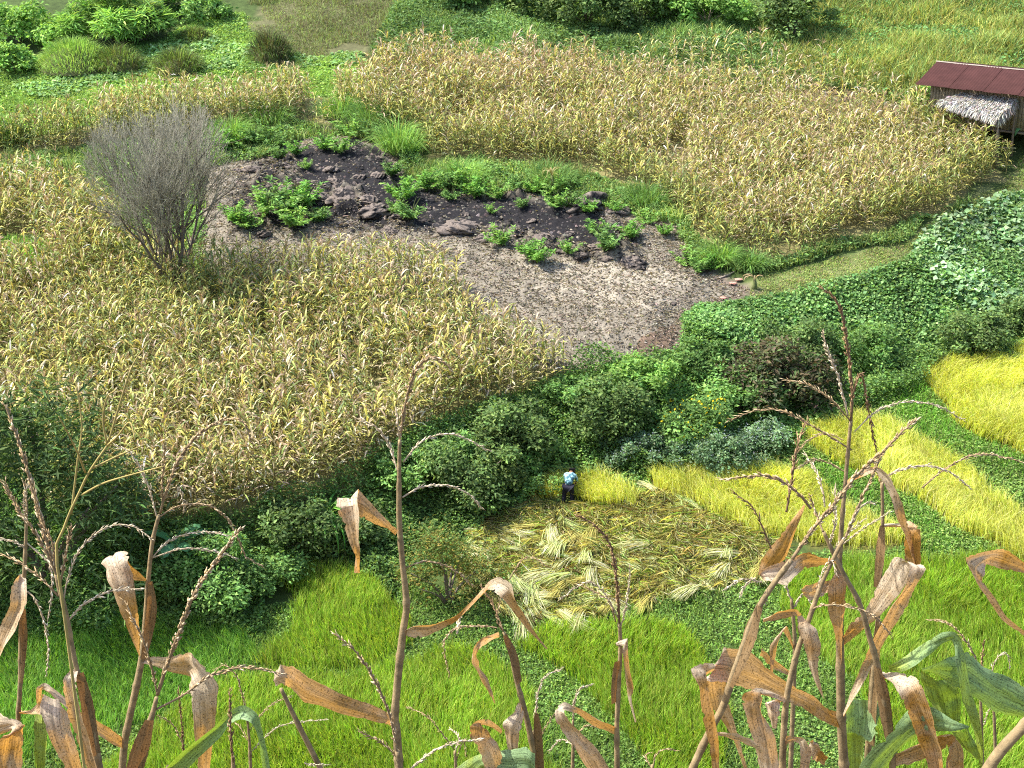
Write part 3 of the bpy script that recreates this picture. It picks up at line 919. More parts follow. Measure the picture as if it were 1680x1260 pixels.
def sheaf_mesh(seed):
    global rng
    keep_, rng = rng, np.random.default_rng(seed)
    n = 75
    t0 = rng.uniform(-0.2, 0.3, n)
    L = rng.uniform(0.85, 1.4, n)
    spread = rng.normal(0, 0.12, n)
    bend = rng.normal(0.25, 0.2) + rng.normal(0, 0.1, n)
    zz = np.abs(rng.normal(0, 0.05, n)) + 0.03
    cols = tint([[(0.50, 0.53, 0.24), (0.60, 0.61, 0.38)], [(0.56, 0.52, 0.16), (0.46, 0.42, 0.14)], [(0.36, 0.45, 0.17), (0.50, 0.55, 0.28)]][seed % 3], n, 0.3)
    rows = []
    lat = rng.normal(0, 0.07, n)
    for j, s in enumerate((0, 0.35, 0.7, 1.0)):
        x = t0 + L * s
        y = lat + spread * s * 1.2 + bend * s * s * 0.6
        z_ = zz + 0.10 * np.sin(np.pi * min(s * 0.8 + 0.1, 1)) + rng.normal(0, 0.02, n) - 0.06 * s
        w = 0.0085 * (1.3, 1.2, 1.0, 0.2)[j]
        p = np.stack([x, y, z_], -1)
        rows.append(p + np.stack([np.zeros(n), np.full(n, w), rng.normal(0, 0.006, n)], -1))
        rows.append(p - np.stack([np.zeros(n), np.full(n, w), rng.normal(0, 0.006, n)], -1))
    V = np.stack(rows, 1).reshape(-1, 3)
    b = np.arange(n)[:, None] * 8
    F = np.concatenate([b + np.array(q) for q in ([0, 1, 3], [0, 3, 2], [2, 3, 5], [2, 5, 4], [4, 5, 7], [4, 7, 6])], 1).reshape(-1, 3)
    rng = keep_
    return make_mesh("rice_sheaf", V, F, np.repeat(cols, 8, 0), [M_GRASS])


SHV = [sheaf_mesh(300 + i) for i in range(9)]
sp_ = thin(scatter(HARVEST, 12, 4), 0.44)
spx, spy, _ = proj(sp_)
open_ = pip(spx, spy, [(960, 836), (1060, 840), (1160, 880), (1170, 950), (1090, 950), (1060, 900), (1000, 870)])
sp_ = sp_[(~open_ | (rng.random(len(sp_)) < 0.3)) & (fbm(sp_[:, 0], sp_[:, 1], 1.4, 303, 3) > 0.40)]
spx, spy, _ = proj(sp_)
sp_ = sp_[~((np.abs(spx - 931) < 30) & (spy < 850) & (spy > 800))]
for p in sp_:
    o = link("rice_sheaf", SHV[int(rng.integers(0, 9))], None, p + [0, 0, 0.03])
    a = noise(p[0], p[1], 2.0, 44) * 6 + rng.normal(0, 0.8)
    o.rotation_euler = (rng.normal(0, 0.1), rng.normal(0, 0.1), a)
    s = rng.uniform(0.55, 1.05)
    o.scale = (s, s * rng.uniform(0.8, 1.4), s)
    sx_, sy_, _ = proj(p)
    where = "below the bent reaper" if sy_ < 872 and sx_ < 1000 else "beside the small-leaved shrub" if sx_ < 870 else "along the edge of the ripe yellow rice" if sx_ > 1150 else "along the lower edge above the lime green paddy" if sy_ > 950 else "in the middle of the harvested patch"
    tag(o, "cut rice sheaf lying " + where, "rice sheaf", "cut sheaves on the harvested patch")

m, nt, out = new_mat("muddy_water")
pb = nd(nt, "ShaderNodeBsdfPrincipled", i_Roughness=0.06)
pb.inputs["Base Color"].default_value = (0.16, 0.15, 0.135, 1)
nz = nd(nt, "ShaderNodeTexNoise", i_Scale=12.0)
bmp = nd(nt, "ShaderNodeBump", i_Strength=0.15, i_Distance=0.02)
nt.links.new(nz.outputs["Fac"], bmp.inputs["Height"])
nt.links.new(bmp.outputs[0], pb.inputs["Normal"])
nt.links.new(pb.outputs[0], out.inputs[0])
M_WATER = m
for (bx, by, r), lab in zip(((1094, 903, 0.3), (1124, 930, 0.26), (1135, 955, 0.24)), ("small glinting puddle in the mud of the harvested patch", "middle muddy puddle beside the cut rice", "lowest muddy puddle beside the cut rice")):
    p = hit(bx, by)
    th = np.linspace(0, 2 * np.pi, 25)[:-1]
    rr = r * (0.7 + 0.6 * np.array([noise(np.cos(t) * 2 + bx, np.sin(t) * 2, 1.0, 3) for t in th]))
    V = np.stack([np.cos(th) * rr * 0.8, np.sin(th) * rr * 1.3, np.zeros(24)], -1)
    V = np.vstack([V, [[0, 0, 0]]])
    F = np.array([(24, i, (i + 1) % 24) for i in range(24)])
    o = link("puddle_water", make_mesh("puddle", V, F, None, [M_WATER]), None, p + [0, 0, 0.10])
    tag(o, lab, "puddle", kind="structure")


# ------------------------------------------------------------------ bushes and trees
def crown_mesh(rx, ry, H, nleaf, leaf, aspect, cols, lobes=14, up=0.25, flowers=None, low=0.0):
    """leaf cloud: uneven clumps spread over an ellipsoid, base at z=0"""
    d = rdir(lobes, -0.55, 1.0)
    cen = d * np.array([rx, ry, H * 0.5]) * rng.uniform(0.35, 0.95, (lobes, 1)) + [0, 0, H * 0.42]
    rad = rng.uniform(0.16, 0.4, lobes) * min(rx, ry, H * 0.6) * 1.15
    k = rng.integers(0, lobes, nleaf)
    dd = rdir(nleaf, -0.6, 1.0)
    P = cen[k] + dd * (rad[k] * rng.uniform(0.55, 1.08, nleaf))[:, None] * np.array([1.1, 1.1, 0.95])
    P += rng.normal(0, 0.05, (nleaf, 3)) + dd * (rng.random((nleaf, 1)) < 0.08) * rng.uniform(0, 0.25, (nleaf, 1))
    P[:, 2] = np.maximum(P[:, 2], low + rng.uniform(0, 0.15, nleaf))
    U = unit(dd * 0.7 + rdir(nleaf, -0.7, 0.5))
    N = unit(dd + rdir(nleaf, -0.2, 1) * 0.8 + [0, 0, up])
    tone = np.exp(rng.normal(0, 0.22, lobes))[k][:, None]
    C = tint(cols, nleaf, 0.2) * tone
    L = leaf * rng.uniform(0.6, 2.0, nleaf)
    return cen, rad, diamonds(P, U, N, L, L * aspect, C)


def bush(name, bx, by, w, h, cols, label, leaf=0.11, aspect=0.5, dens=420, group="bushes on the bank", cat="bush", lobes=26, woody=True, flowers=None, deep=0.85, stem_mat=None, mat=None, group_on=True):
    p = hit(bx, by)
    sc = proj(p)[2] / FPX
    rx, H = w * sc / 2, h * sc / 0.9
    ry = rx * deep
    H = H * 0.9
    rx *= 1.12
    area = 4 * np.pi * ((rx * ry * H * 0.5) ** (2 / 3)) * 1.1
    nleaf = int(np.clip(area * dens * 0.66, 300, 9000))
    root = bpy.data.objects.new(name, None)
    COL.objects.link(root)
    root.location = p - np.array([0, 0, 0.05])
    cen, rad, (V, F, C) = crown_mesh(rx, ry, H, nleaf, leaf, aspect, cols, lobes)
    link("crown", make_mesh("crown", V, F, C, [mat or M_LEAF]), root)
    # stems from the base into the clumps
    if woody:
        for c_ in cen[:: max(1, len(cen) // 6)]:
            mid = np.array([c_[0] * 0.35, c_[1] * 0.35, c_[2] * 0.5])
            Vt, Ft = tube(spline([[0, 0, -0.1], mid, c_], 6), np.linspace(0.05, 0.012, 6) * max(0.6, H / 2.5), 5)
            link("stem", make_mesh("stem", Vt, Ft, None, [stem_mat or M_BARK]), root)
    if flowers:
        fc, nf, fs = flowers
        fp = cen[rng.integers(0, len(cen), nf)] + rdir(nf, 0.1, 1) * (rad.max() * 1.05)
        V, F, C = diamonds(fp, rdir(nf, 0.2, 1), rdir(nf, 0, 1), fs, fs * 0.7, tint(fc, nf, 0.1))
        link("blossom", make_mesh("blossom", V, F, C, [M_LEAF]), root)
    tag(root, label, cat, group)
    return root


DK = [(0.090, 0.145, 0.048), (0.12, 0.18, 0.055), (0.066, 0.11, 0.04)]
MD = [(0.11, 0.20, 0.06), (0.14, 0.24, 0.065), (0.085, 0.16, 0.05)]
LT = [(0.16, 0.28, 0.07), (0.20, 0.33, 0.08), (0.12, 0.23, 0.06)]
GR = [(0.12, 0.19, 0.10), (0.09, 0.16, 0.075), (0.14, 0.21, 0.11)]
for a in (
    (1000, 712, 140, 100, DK, "round dark bush in the middle of the bank"),
    (835, 735, 150, 90, DK, "spreading dark bush left of the round bush"),
    (765, 815, 180, 115, DK, "large dark bush behind the tall single maize stalk"),
    (880, 765, 110, 70, MD, "small green bush just above the reaper"),
    (660, 790, 110, 60, MD, "low green bush at the foot of the lower cornfield"),
    (1040, 640, 140, 60, LT, "low bright bush below the tip of the lower cornfield"),
    (1215, 680, 120, 80, MD, "leafy green bush right of the yellow flowers"),
    (1160, 610, 120, 60, MD, "green bush below the reddish edge of the ash dump"),
    (1320, 600, 150, 80, DK, "dark vine-draped bush in the middle of the bank"),
    (1405, 590, 120, 70, MD, "green rounded bush under the tallest tassel"),
    (1590, 585, 105, 85, DK, "round dark bush above the upper yellow terrace"),
    (1665, 550, 80, 70, DK, "dark bush at the right picture edge above the terraces"),
    (950, 660, 110, 50, MD, "flat green bush above the round dark bush"),
    (720, 745, 110, 45, MD, "flat green bush at the field corner above the large dark bush"),
    (475, 905, 140, 110, DK, "dark bush below the strap-leaved plant"),
    (590, 900, 110, 75, DK, "dark bush behind the folded single maize leaf"),
    (345, 985, 190, 130, MD, "feathery green bush beside the dense tree"),
    (430, 960, 130, 70, MD, "low green bush above the shady grass"),
):
    bush("bush", *a)
bush("shrub", 1265, 655, 170, 100, [(0.09, 0.085, 0.045), (0.06, 0.075, 0.04), (0.08, 0.12, 0.045), (0.14, 0.11, 0.07)], "dark reddish-brown shrub overhanging the grassy bund", 0.17, 0.35, 300, cat="shrub")
bush("flowering_bush", 1130, 730, 130, 85, MD, "bush with yellow flower spikes in the middle of the bank", flowers=((0.75, 0.58, 0.03), 150, 0.11), cat="bush")
for a in ((1060, 752, 150, 50, "pale blue-flowered herbs left of the yellow-flowered bush"), (1180, 758, 150, 60, "pale blue-flowered herbs above the yellow rice"), (1260, 735, 90, 55, "pale blue-flowered herbs beside the long yellow terrace")):
    bush("flowering_herb", *a[:4], GR, a[4], 0.09, 0.5, 500, cat="herb", flowers=((0.50, 0.56, 0.66), 420, 0.05), group="blue-flowered herbs", woody=False)
bush("small_leaved_shrub", 735, 990, 165, 160, [(0.10, 0.15, 0.04), (0.16, 0.18, 0.045), (0.07, 0.12, 0.035), (0.24, 0.20, 0.05)], "open small-leaved shrub with yellowish leaves beside the sheaves", 0.075, 0.5, 210, cat="shrub", group="shrubs beside the paddies")
bush("dense_tree", 85, 960, 370, 365, [(0.065, 0.11, 0.04), (0.085, 0.14, 0.045), (0.05, 0.085, 0.033)], "dense dark tree with narrow leaves at the left edge", 0.26, 0.19, 300, cat="tree", group="trees", lobes=44, deep=0.9)
bush("dense_tree", -150, 1000, 300, 300, [(0.035, 0.085, 0.030), (0.05, 0.11, 0.035)], "dark tree partly outside the left edge", 0.2, 0.2, 150, cat="tree", group="trees", lobes=20)
# along the top
for a in (
    (35, 70, 120, 75, LT, "round tree at the top left corner"),
    (25, 118, 90, 52, LT, "green bush below the top left corner tree"),
    (100, 85, 90, 55, LT, "light green bush between the corner tree and tall grass clump"),
    (330, 32, 100, 40, MD, "dark bush at the top behind the meadow"),
    (270, 20, 110, 60, LT, "light green bush at the top left of the dark bush"),
    (960, 42, 150, 90, DK, "dark tree at the top above the weeds"),
    (1050, 38, 130, 90, DK, "dark tree at the top next to the first one"),
    (870, 24, 120, 60, DK, "dark bush at the top above the pale maize"),
    (1160, 40, 150, 70, LT, "light green bush between the two dark trees at the top"),
    (1300, 62, 120, 110, DK, "dark rounded tree at the top beside the grassy hill"),
    (760, 10, 130, 60, MD, "green bush at the top above the weeds"),
):
    bush("tree" if "tree" in a[5] else "bush", *a, leaf=0.17, aspect=0.5, dens=160, group="trees and bushes along the top", cat="tree" if "tree" in a[5] else "bush")
bush("field_corner_bush", 1518, 168, 34, 30, LT, "small bright bush under the hut's roof corner", 0.12, group="bushes by the hut")


def clump(name, bx, by, w, h, cols, label, n=900, W=0.03, group="grass mounds on the meadow", dome=0.5, cat="grass clump"):
    """grassy hummock: blades springing from a low dome"""
    p = hit(bx, by)
    sc = proj(p)[2] / FPX
    rx, H = w * sc / 2, h * sc / 0.9
    r = np.sqrt(rng.random(n)) * rx
    a = rng.uniform(0, 6.28, n)
    S = np.stack([r * np.cos(a), r * np.sin(a) * 0.9, H * dome * (1 - (r / rx) ** 2)], -1)
    V, F, C = blades(S, a + rng.normal(0, 0.5, n), H * (1 - dome) * rng.uniform(0.6, 1.3, n) + 0.1, W * rng.uniform(0.7, 1.4, n), 0.2 + 0.9 * r / rx * rng.uniform(0.3, 1, n), tint(cols, n, 0.22), 0.9)
    root = bpy.data.objects.new(name, None)
    COL.objects.link(root)
    root.location = p
    link("foliage", make_mesh("blades", V, F, C, [M_LEAF]), root)
    th, ph = np.meshgrid(np.linspace(0, 2 * np.pi, 20, endpoint=False), np.linspace(0, 1, 6))
    rr = rx * ph.ravel()
    V = np.stack([rr * np.cos(th.ravel()), rr * np.sin(th.ravel()) * 0.9, H * dome * (1 - ph.ravel() ** 2) - 0.05], -1)
    F = np.array([(i * 20 + j, i * 20 + (j + 1) % 20, (i + 1) * 20 + (j + 1) % 20, (i + 1) * 20 + j) for i in range(5) for j in range(20)])
    link("soil_mound", make_mesh("mound", V, F, np.tile([0.07, 0.08, 0.03], (len(V), 1)), [M_GROUND], smooth=True), root)
    return tag(root, label, cat, group)


BG = [(0.21, 0.34, 0.08), (0.16, 0.28, 0.07), (0.25, 0.37, 0.10)]
BR = [(0.13, 0.19, 0.05), (0.12, 0.12, 0.06), (0.10, 0.16, 0.045)]
clump("grass_clump", 125, 110, 125, 46, BG, "bright green grass mound on the meadow", 2600, 0.022, dome=0.7)
clump("grass_clump", 192, 112, 80, 40, BR, "brownish grass mound right of the bright mound")
clump("grass_clump", 293, 116, 76, 38, BR, "round brownish grass mound near the maize at top left")
clump("grass_clump", 445, 98, 62, 50, [(0.09, 0.11, 0.045), (0.10, 0.085, 0.05), (0.07, 0.12, 0.04)], "dark steep grass mound beside the withered slope")
clump("grass_clump", 320, 66, 50, 22, BR, "small flat grass mound high on the meadow")
bush("bamboo_clump", 185, 72, 160, 90, LT, "light green feathery bamboo clump above the meadow", 0.34, 0.16, 260, cat="bamboo", group="trees and bushes along the top", lobes=34)
bush("bamboo_clump", 236, 66, 70, 76, DK, "dark narrow bamboo clump above the meadow", 0.34, 0.16, 260, cat="bamboo", group="trees and bushes along the top", lobes=22)
clump("grass_clump", 18, 235, 50, 45, LT, "green grass clump left of the bare tree", 700, 0.04, group="grass clumps by the lower field")
for i, (x, y, w, h) in enumerate(((1180, 432, 46, 40), (1230, 440, 40, 30), (655, 250, 50, 60), (905, 300, 60, 35), (760, 300, 70, 40), (1060, 335, 60, 40), (560, 190, 60, 40), (440, 200, 70, 40), (380, 230, 60, 40), (610, 205, 60, 45))):
    clump("weed_clump", x, y, w, h, MD if i % 2 else LT, ["weed clump at the dump's right corner", "weed clump beside the fallen grey branch", "tall weed clump at the upper field's left corner", "weed clump behind the lone maize plant", "weed clump behind the black ash strip", "weed clump behind the broad husk heap", "weed clump under the upper maize band's right end", "weed clump under the middle of the upper maize band", "weed clump right above the bare tree's twigs", "weed clump above the dump's rear tip"][i], 620, 0.028, group="weed clumps at the upper field's edge", dome=0.15, cat="weed clump")


# strap-leaved plants and banana plants: arching ribbons
def ribbon(ctrl, width, n=9, cross=3, curl=0.25, side=None):
    """leaf blade along a 3-D curve; width is a list spread along it"""
    P = spline(ctrl, n)
    T = unit(np.gradient(P, axis=0))
    up = np.array([0, 0, 1.0])
    Sv = np.cross(T, up)
    bad = np.linalg.norm(Sv, axis=1) < 0.05
    Sv[bad] = [1, 0, 0]
    Sv = unit(Sv) if side is None else unit(np.broadcast_to(side, P.shape) - T * (T @ side)[:, None])
    Nn = np.cross(Sv, T)
    w = np.interp(np.linspace(0, 1, n), np.linspace(0, 1, len(width)), width)
    s = np.linspace(-1, 1, cross)
    V = P[:, None, :] + Sv[:, None, :] * (w[:, None] * s * 0.5)[..., None] + Nn[:, None, :] * (w[:, None] * curl * s * s)[..., None]
    uv = np.stack([np.broadcast_to((s + 1) / 2, (n, cross)), np.broadcast_to(np.linspace(0, 1, n)[:, None], (n, cross))], -1)
    F = [(i * cross + j, i * cross + j + 1, (i + 1) * cross + j + 1, (i + 1) * cross + j) for i in range(n - 1) for j in range(cross - 1)]
    return V.reshape(-1, 3), np.array(F), uv.reshape(-1, 2)


def strap_plant(name, bx, by, nleaf, L, W, cols, label, cat="plant", el=(0.6, 1.4), droop=0.9, trunk=0.0):
    root = bpy.data.objects.new(name, None)
    COL.objects.link(root)
    root.location = hit(bx, by) if not isinstance(bx, np.ndarray) else bx
    if trunk:
        V, F = tube([[0, 0, -0.1], [0.03, 0, trunk * 0.5], [0, 0.02, trunk]], [0.11, 0.09, 0.06], 8)
        link("trunk", make_mesh("trunk", V, F, np.tile([0.16, 0.19, 0.07], (len(V), 1)), [M_ASH]), root)
    for i in range(nleaf):
        az, e = rng.uniform(0, 6.28), rng.uniform(*el)
        l = L * rng.uniform(0.7, 1.1)
        D = np.array([np.cos(az), np.sin(az), 0])
        c = [[0, 0, trunk], D * l * 0.45 * np.cos(e) + [0, 0, trunk + l * 0.5 * np.sin(e)], D * l * (0.5 + 0.35 * np.cos(e)) + [0, 0, trunk + l * (0.75 * np.sin(e) - 0.25 * droop)], D * l * 0.85 + [0, 0, trunk + l * (0.7 * np.sin(e) - 0.62 * droop)]]
        V, F, uv = ribbon(np.array(c), [W * 0.4, W, W * 0.9, W * 0.08], 9, 3, -0.2)
        link("leaf", make_mesh("leaf", V, F, np.broadcast_to(tint(cols, 1, 0.2), (len(V), 3)), [M_LEAF], smooth=True), root)
    return tag(root, label, cat)


strap_plant("strap_leaved_plant", 540, 862, 46, 1.9, 0.085, [(0.10, 0.24, 0.045), (0.08, 0.19, 0.04), (0.13, 0.28, 0.05)], "fresh green strap-leaved plant at the foot of the lower cornfield")
strap_plant("banana_plant", 292, 925, 6, 1.6, 0.4, [(0.09, 0.24, 0.10), (0.08, 0.2, 0.06)], "young banana plant beside the dense tree", "banana plant", (0.3, 0.9), 0.5, 0.8)
strap_plant("banana_plant", 1692, 246, 8, 2.0, 0.42, [(0.10, 0.26, 0.08), (0.13, 0.30, 0.12)], "banana plant in front of the hut at the picture edge", "banana plant", (0.2, 1.2), 0.7, 0.9)
strap_plant("young_corn_plant", 905, 318, 9, 0.8, 0.07, [(0.45, 0.4, 0.2), (0.3, 0.3, 0.1)], "single maize plant standing alone at the ash dump's rear edge", "corn plant", (0.5, 1.3), 0.8, 0.9)
strap_plant("dead_corn_plant", 1237, 476, 7, 0.6, 0.05, [(0.45, 0.35, 0.2), (0.40, 0.30, 0.19)], "dead tan maize plant at the path's lower end", "corn plant", (0.3, 1.3), 0.8, 0.5)


# ------------------------------------------------------------------ weeds on the dump
def weed_mesh(seed, cols):
    global rng
    keep_, rng = rng, np.random.default_rng(seed)
    Vs = []
    ns = 13
    for s in range(ns):
        az, l = rng.uniform(0, 6.28), rng.uniform(0.5, 1.0)
        lean = rng.uniform(0.05, 0.85)
        tip = np.array([np.cos(az) * np.sin(lean), np.sin(az) * np.sin(lean), np.cos(lean)]) * l
        m = 46
        t = rng.uniform(0.25, 1.0, m)[:, None]
        P = tip * t
        Vs.append(diamonds(P, rdir(m, -0.2, 0.8), rdir(m, 0.3, 1), rng.uniform(0.07, 0.17, m), rng.uniform(0.03, 0.06, m), tint(cols, m, 0.2)))
    V, F, C = cat_mesh(Vs)
    st = []
    for s in range(5):
        az = rng.uniform(0, 6.28)
        a, b = tube([[0, 0, -0.05], [np.cos(az) * 0.12, np.sin(az) * 0.12, 0.5], [np.cos(az) * 0.25, np.sin(az) * 0.25, 0.8]], [0.018, 0.012, 0.005], 4, False)
        st.append((a, b, np.array([0.1, 0.13, 0.05])))
    sv, sf, sc_ = cat_mesh(st)
    rng = keep_
    return make_mesh("weed_leaves", V, F, C, [M_LEAF]), make_mesh("weed_stems", sv, sf, sc_, [M_LEAF])


WEED = [weed_mesh(500 + i, [LT, MD, [(0.15, 0.29, 0.06), (0.11, 0.23, 0.05)]][i % 3]) for i in range(6)]
WLIST = [(823, 416, 40), (861, 428, 30), (880, 445, 45), (932, 432, 26), (992, 428, 52), (1034, 404, 38), (913, 355, 36), (935, 352, 32), (965, 362, 30), (806, 362, 18), (858, 354, 22), (973, 390, 24), (648, 364, 28),
         (675, 378, 44), (661, 340, 50), (440, 370, 50), (467, 362, 60), (500, 350, 56), (485, 388, 50), (520, 375, 40), (390, 388, 44), (410, 392, 34), (461, 268, 26), (486, 262, 30), (505, 290, 20), (642, 294, 36), (533, 256, 36),
         (560, 262, 30), (735, 316, 44), (779, 328, 44), (817, 330, 34), (740, 335, 28), (878, 318, 34), (910, 321, 32), (938, 318, 34), (700, 318, 40), (755, 308, 44), (850, 322, 30), (1010, 352, 26), (1060, 372, 26), (420, 240, 40), (370, 250, 44), (575, 232, 40), (612, 228, 40), (1090, 392, 24), (1130, 440, 34), (1150, 452, 30), (1165, 446, 34), (395, 244, 36), (450, 246, 30)]
for i, (x, y, s) in enumerate(WLIST):
    p = hit(x, y)
    p[2] = mound_z(p[0], p[1])
    k = s * 1.15 * proj(p)[2] / FPX
    o = bpy.data.objects.new("weed_plant", None)
    COL.objects.link(o)
    o.location = p
    o.rotation_euler = (0, 0, rng.uniform(0, 6.28))
    o.scale = (k * 1.35, k * 1.35, k * 0.9)
    a, b = WEED[i % 6]
    link("foliage", a, o)
    link("stem", b, o)
    lab = {(823, 416): "round bushy weed standing alone below the largest domed clod", (880, 445): "tallest weed at the lower front of the clods", (992, 428): "large leafy weed left of the dark hollow clod", (1034, 404): "bushy weed just above the dark hollow clod",
           (675, 378): "upright weed at the front edge left of the largest domed clod", (661, 340): "wide spreading weed in the middle of the black ash", (390, 388): "leftmost weed at the foot of the bare tree", (938, 318): "weed beside the lone maize plant at the dump's rear",
           (806, 362): "smallest sprout in the black ash behind the largest domed clod", (1130, 440): "leftmost of three weeds at the dump's right corner", (1150, 452): "lowest of three weeds at the dump's right corner", (1165, 446): "rightmost of three weeds at the dump's right corner"}.get((x, y))
    if lab is None:
        lab = "weed in the big clump on the dump beside the bare tree" if 430 < x < 530 and y > 340 else "small green weed along the dump's rear edge" if y < 340 else "small green weed between the clods of the dump"
    tag(o, lab, "weed", "weeds on the ash dump")


# clods of crusted ash
def clod_mesh(seed):
    r = np.random.default_rng(seed)
    n, m = 40, 18
    th, ph = np.meshgrid(np.linspace(0, 2 * np.pi, n, endpoint=False), np.linspace(-0.5, np.pi / 2, m))
    D = np.stack([np.cos(th) * np.cos(ph), np.sin(th) * np.cos(ph), np.sin(ph)], -1).reshape(-1, 3)
    q = D * 2.1 + r.uniform(0, 50, 3)
    a_, b_ = q[:, 0] + q[:, 2] * 0.7, q[:, 1] - q[:, 2] * 0.6
    f = 0.5 + 0.9 * fbm(a_, b_, 1.4, seed, 3)
    rid = 1 - np.abs(2 * fbm(a_ * 1.3, b_ * 1.3, 0.9, seed + 5, 4) - 1)
    f = f * (0.6 + 0.55 * rid) + 0.22 * (fbm(a_ * 4, b_ * 4, 1.0, seed + 3, 3) - 0.5)
    V = D * f[:, None] * [1.2, 0.9, 0.42]
    F = np.array([(i * n + j, i * n + (j + 1) % n, (i + 1) * n + (j + 1) % n, (i + 1) * n + j) for i in range(m - 1) for j in range(n)])
    k = fbm(a_ * 2.2, b_ * 2.2, 1.0, seed + 9, 3)
    C = np.where((k + 0.25 * (0.6 - rid) > 0.5)[:, None], [0.022, 0.02, 0.021], [0.20, 0.165, 0.14]) * (0.7 + 0.7 * k[:, None])
    return make_mesh("ash_clod", V, F, C, [M_ASH])


CLOD = [clod_mesh(700 + i) for i in range(8)]
CL = [(754, 388, 72), (806, 384, 36), (845, 388, 44), (1036, 444, 56), (949, 434, 40), (565, 340, 64), (604, 341, 46), (440, 332, 50), (467, 325, 36), (418, 288, 40), (392, 290, 26), (494, 306, 34), (544, 290, 34), (555, 308, 42), (620, 296, 34), (637, 318, 28),
      (429, 396, 40), (615, 362, 60), (960, 340, 90), (1010, 350, 60), (407, 250, 20), (628, 264, 24), (889, 408, 40), (910, 420, 40), (795, 404, 34), (700, 350, 26), (660, 370, 34), (580, 372, 36), (520, 322, 36), (930, 396, 30), (980, 412, 34), (870, 372, 26), (1000, 438, 30), (480, 290, 24), (590, 300, 28), (530, 338, 34), (640, 392, 36), (760, 360, 22), (720, 380, 30), (1105, 502, 18)]
for i, (x, y, w) in enumerate(CL):
    p = hit(x, y)
    p[2] = mound_z(p[0], p[1]) - 0.06
    k = 0.4 * w * proj(p)[2] / FPX
    o = link("ash_clod", CLOD[i % 8], None, p)
    o.rotation_euler = (rng.normal(0, 0.15), rng.normal(0, 0.15), rng.uniform(0, 6.28))
    o.scale = (k, k, k * rng.uniform(0.85, 1.25))
    lab = "crusted grey clod lying on the ash dump"
    if i == 0: lab = "largest domed clod of crust in the middle of the ash dump"
    if i == 3: lab = "dark hollow clod at the ash dump's lower right"
    if i == 18: lab = "broad smooth husk heap at the ash dump's rear right"
    if i == 39: lab = "small dark clod on the reddish lower margin of the dump"
    tag(o, lab, "clod", "clods on the ash dump")

# ------------------------------------------------------------------ bare tree
root = bpy.data.objects.new("bare_tree", None)
COL.objects.link(root)
tp = hit(284, 484)
root.location = tp
tag(root, "leafless grey tree fanning out from the lower cornfield", "tree", "trees")
tr = np.random.default_rng(5)
segs = {"branch": [], "twig": []}


def outside(q):
    zc, rz, rx_ = 4.9, 3.7, 3.0
    lim = rx_ * math.sqrt(max(0.0, 1 - ((q[2] - zc) / rz) ** 2)) if q[2] > zc else 0.5 + (rx_ - 0.5) * max(q[2], 0) / zc
    return math.hypot(q[0], q[1]) > lim


def grow(p, d, L, r, depth):
    if outside(p):
        return
    n = 4 if depth < 3 else 2
    pts = [p]
    for i in range(n):
        d = unit(d + tr.normal(0, 0.10, 3) + np.array([0, 0, 0.05 if depth < 3 else 0.08]))
        pts.append(pts[-1] + d * L / n)
    pts = np.array(pts)
    r1 = r * 0.6
    V, F = tube(pts, np.linspace(r, r1, n + 1), 5 if depth < 2 else 3, False)
    if depth == 0:
        V0 = (V, F)
        segs.setdefault("stem", []).append(V0)
    else:
        segs["branch" if depth < 3 else "twig"].append((V, F))
    if depth >= 5:
        return
    kids = (7, 6, 4, 3, 3)[depth]
    for k in range(kids):
        t = tr.uniform(0.35, 1.0) if k else 1.0
        i = min(int(t * n), n - 1)
        b = pts[i] + (pts[i + 1] - pts[i]) * (t * n - i)
        ang = tr.uniform(0.2, 0.6) * (0.5 if k == 0 else 1)
        ax_ = unit(np.cross(d, tr.normal(0, 1, 3)))
        nd_ = unit(d * np.cos(ang) + ax_ * np.sin(ang))
        grow(b, nd_, L * tr.uniform(0.48, 0.74), max(r1 * tr.uniform(0.55, 0.85), 0.0072), depth + 1)


for i in range(9):
    az = i * 2 * np.pi / 9 + tr.uniform(-0.3, 0.3)
    el = tr.uniform(1.0, 1.5)
    b = np.array([np.cos(az) * 0.15, np.sin(az) * 0.15, 0.2])
    grow(b, np.array([np.cos(az) * np.cos(el), np.sin(az) * np.cos(el), np.sin(el)]), tr.uniform(3.2, 4.1), tr.uniform(0.06, 0.09), 0)
V, F = tube([[0, 0, -0.3], [0.02, 0, 0.3], [-0.02, 0, 1.0]], [0.24, 0.2, 0.1], 9)
link("trunk", make_mesh("trunk", V, F, None, [M_BARK], smooth=True), root)
M_TWIG = mat_rough("twig_bark", base=(0.33, 0.32, 0.25), nscale=4.0)
for V, F in segs["stem"]:
    link("stem", make_mesh("stem", V, F, None, [M_BARK], smooth=True), root)
for nm in ("branch", "twig"):
    V, F, C = cat_mesh([(a, b, np.zeros(3)) for a, b in segs[nm]])
    o = link("branches" if nm == "branch" else "twigs", make_mesh(nm, V, F, None, [M_TWIG if nm == "twig" else M_BARK]), root)
    o["kind"] = "stuff"

# ------------------------------------------------------------------ hut
M_ROOF = mat_rough("painted_sheet_roof", base=(0.060, 0.024, 0.022), rough=0.85, nscale=1.5, namt=0.25, bump=0.05, bscale=8.0, spec=0.15)
M_RIDGE = mat_rough("pale_ridge_cap", base=(0.32, 0.27, 0.22), rough=0.5, nscale=3.0, namt=0.3, bump=0.05)
M_PLANK = mat_rough("bamboo_wall", base=(0.27, 0.22, 0.15), nscale=7.0, namt=0.45)
M_THATCH = mat_leaf("thatch_straw", transl=0.1, rough=0.8, spec=0.15, tmul=(1, 0.9, 0.7))


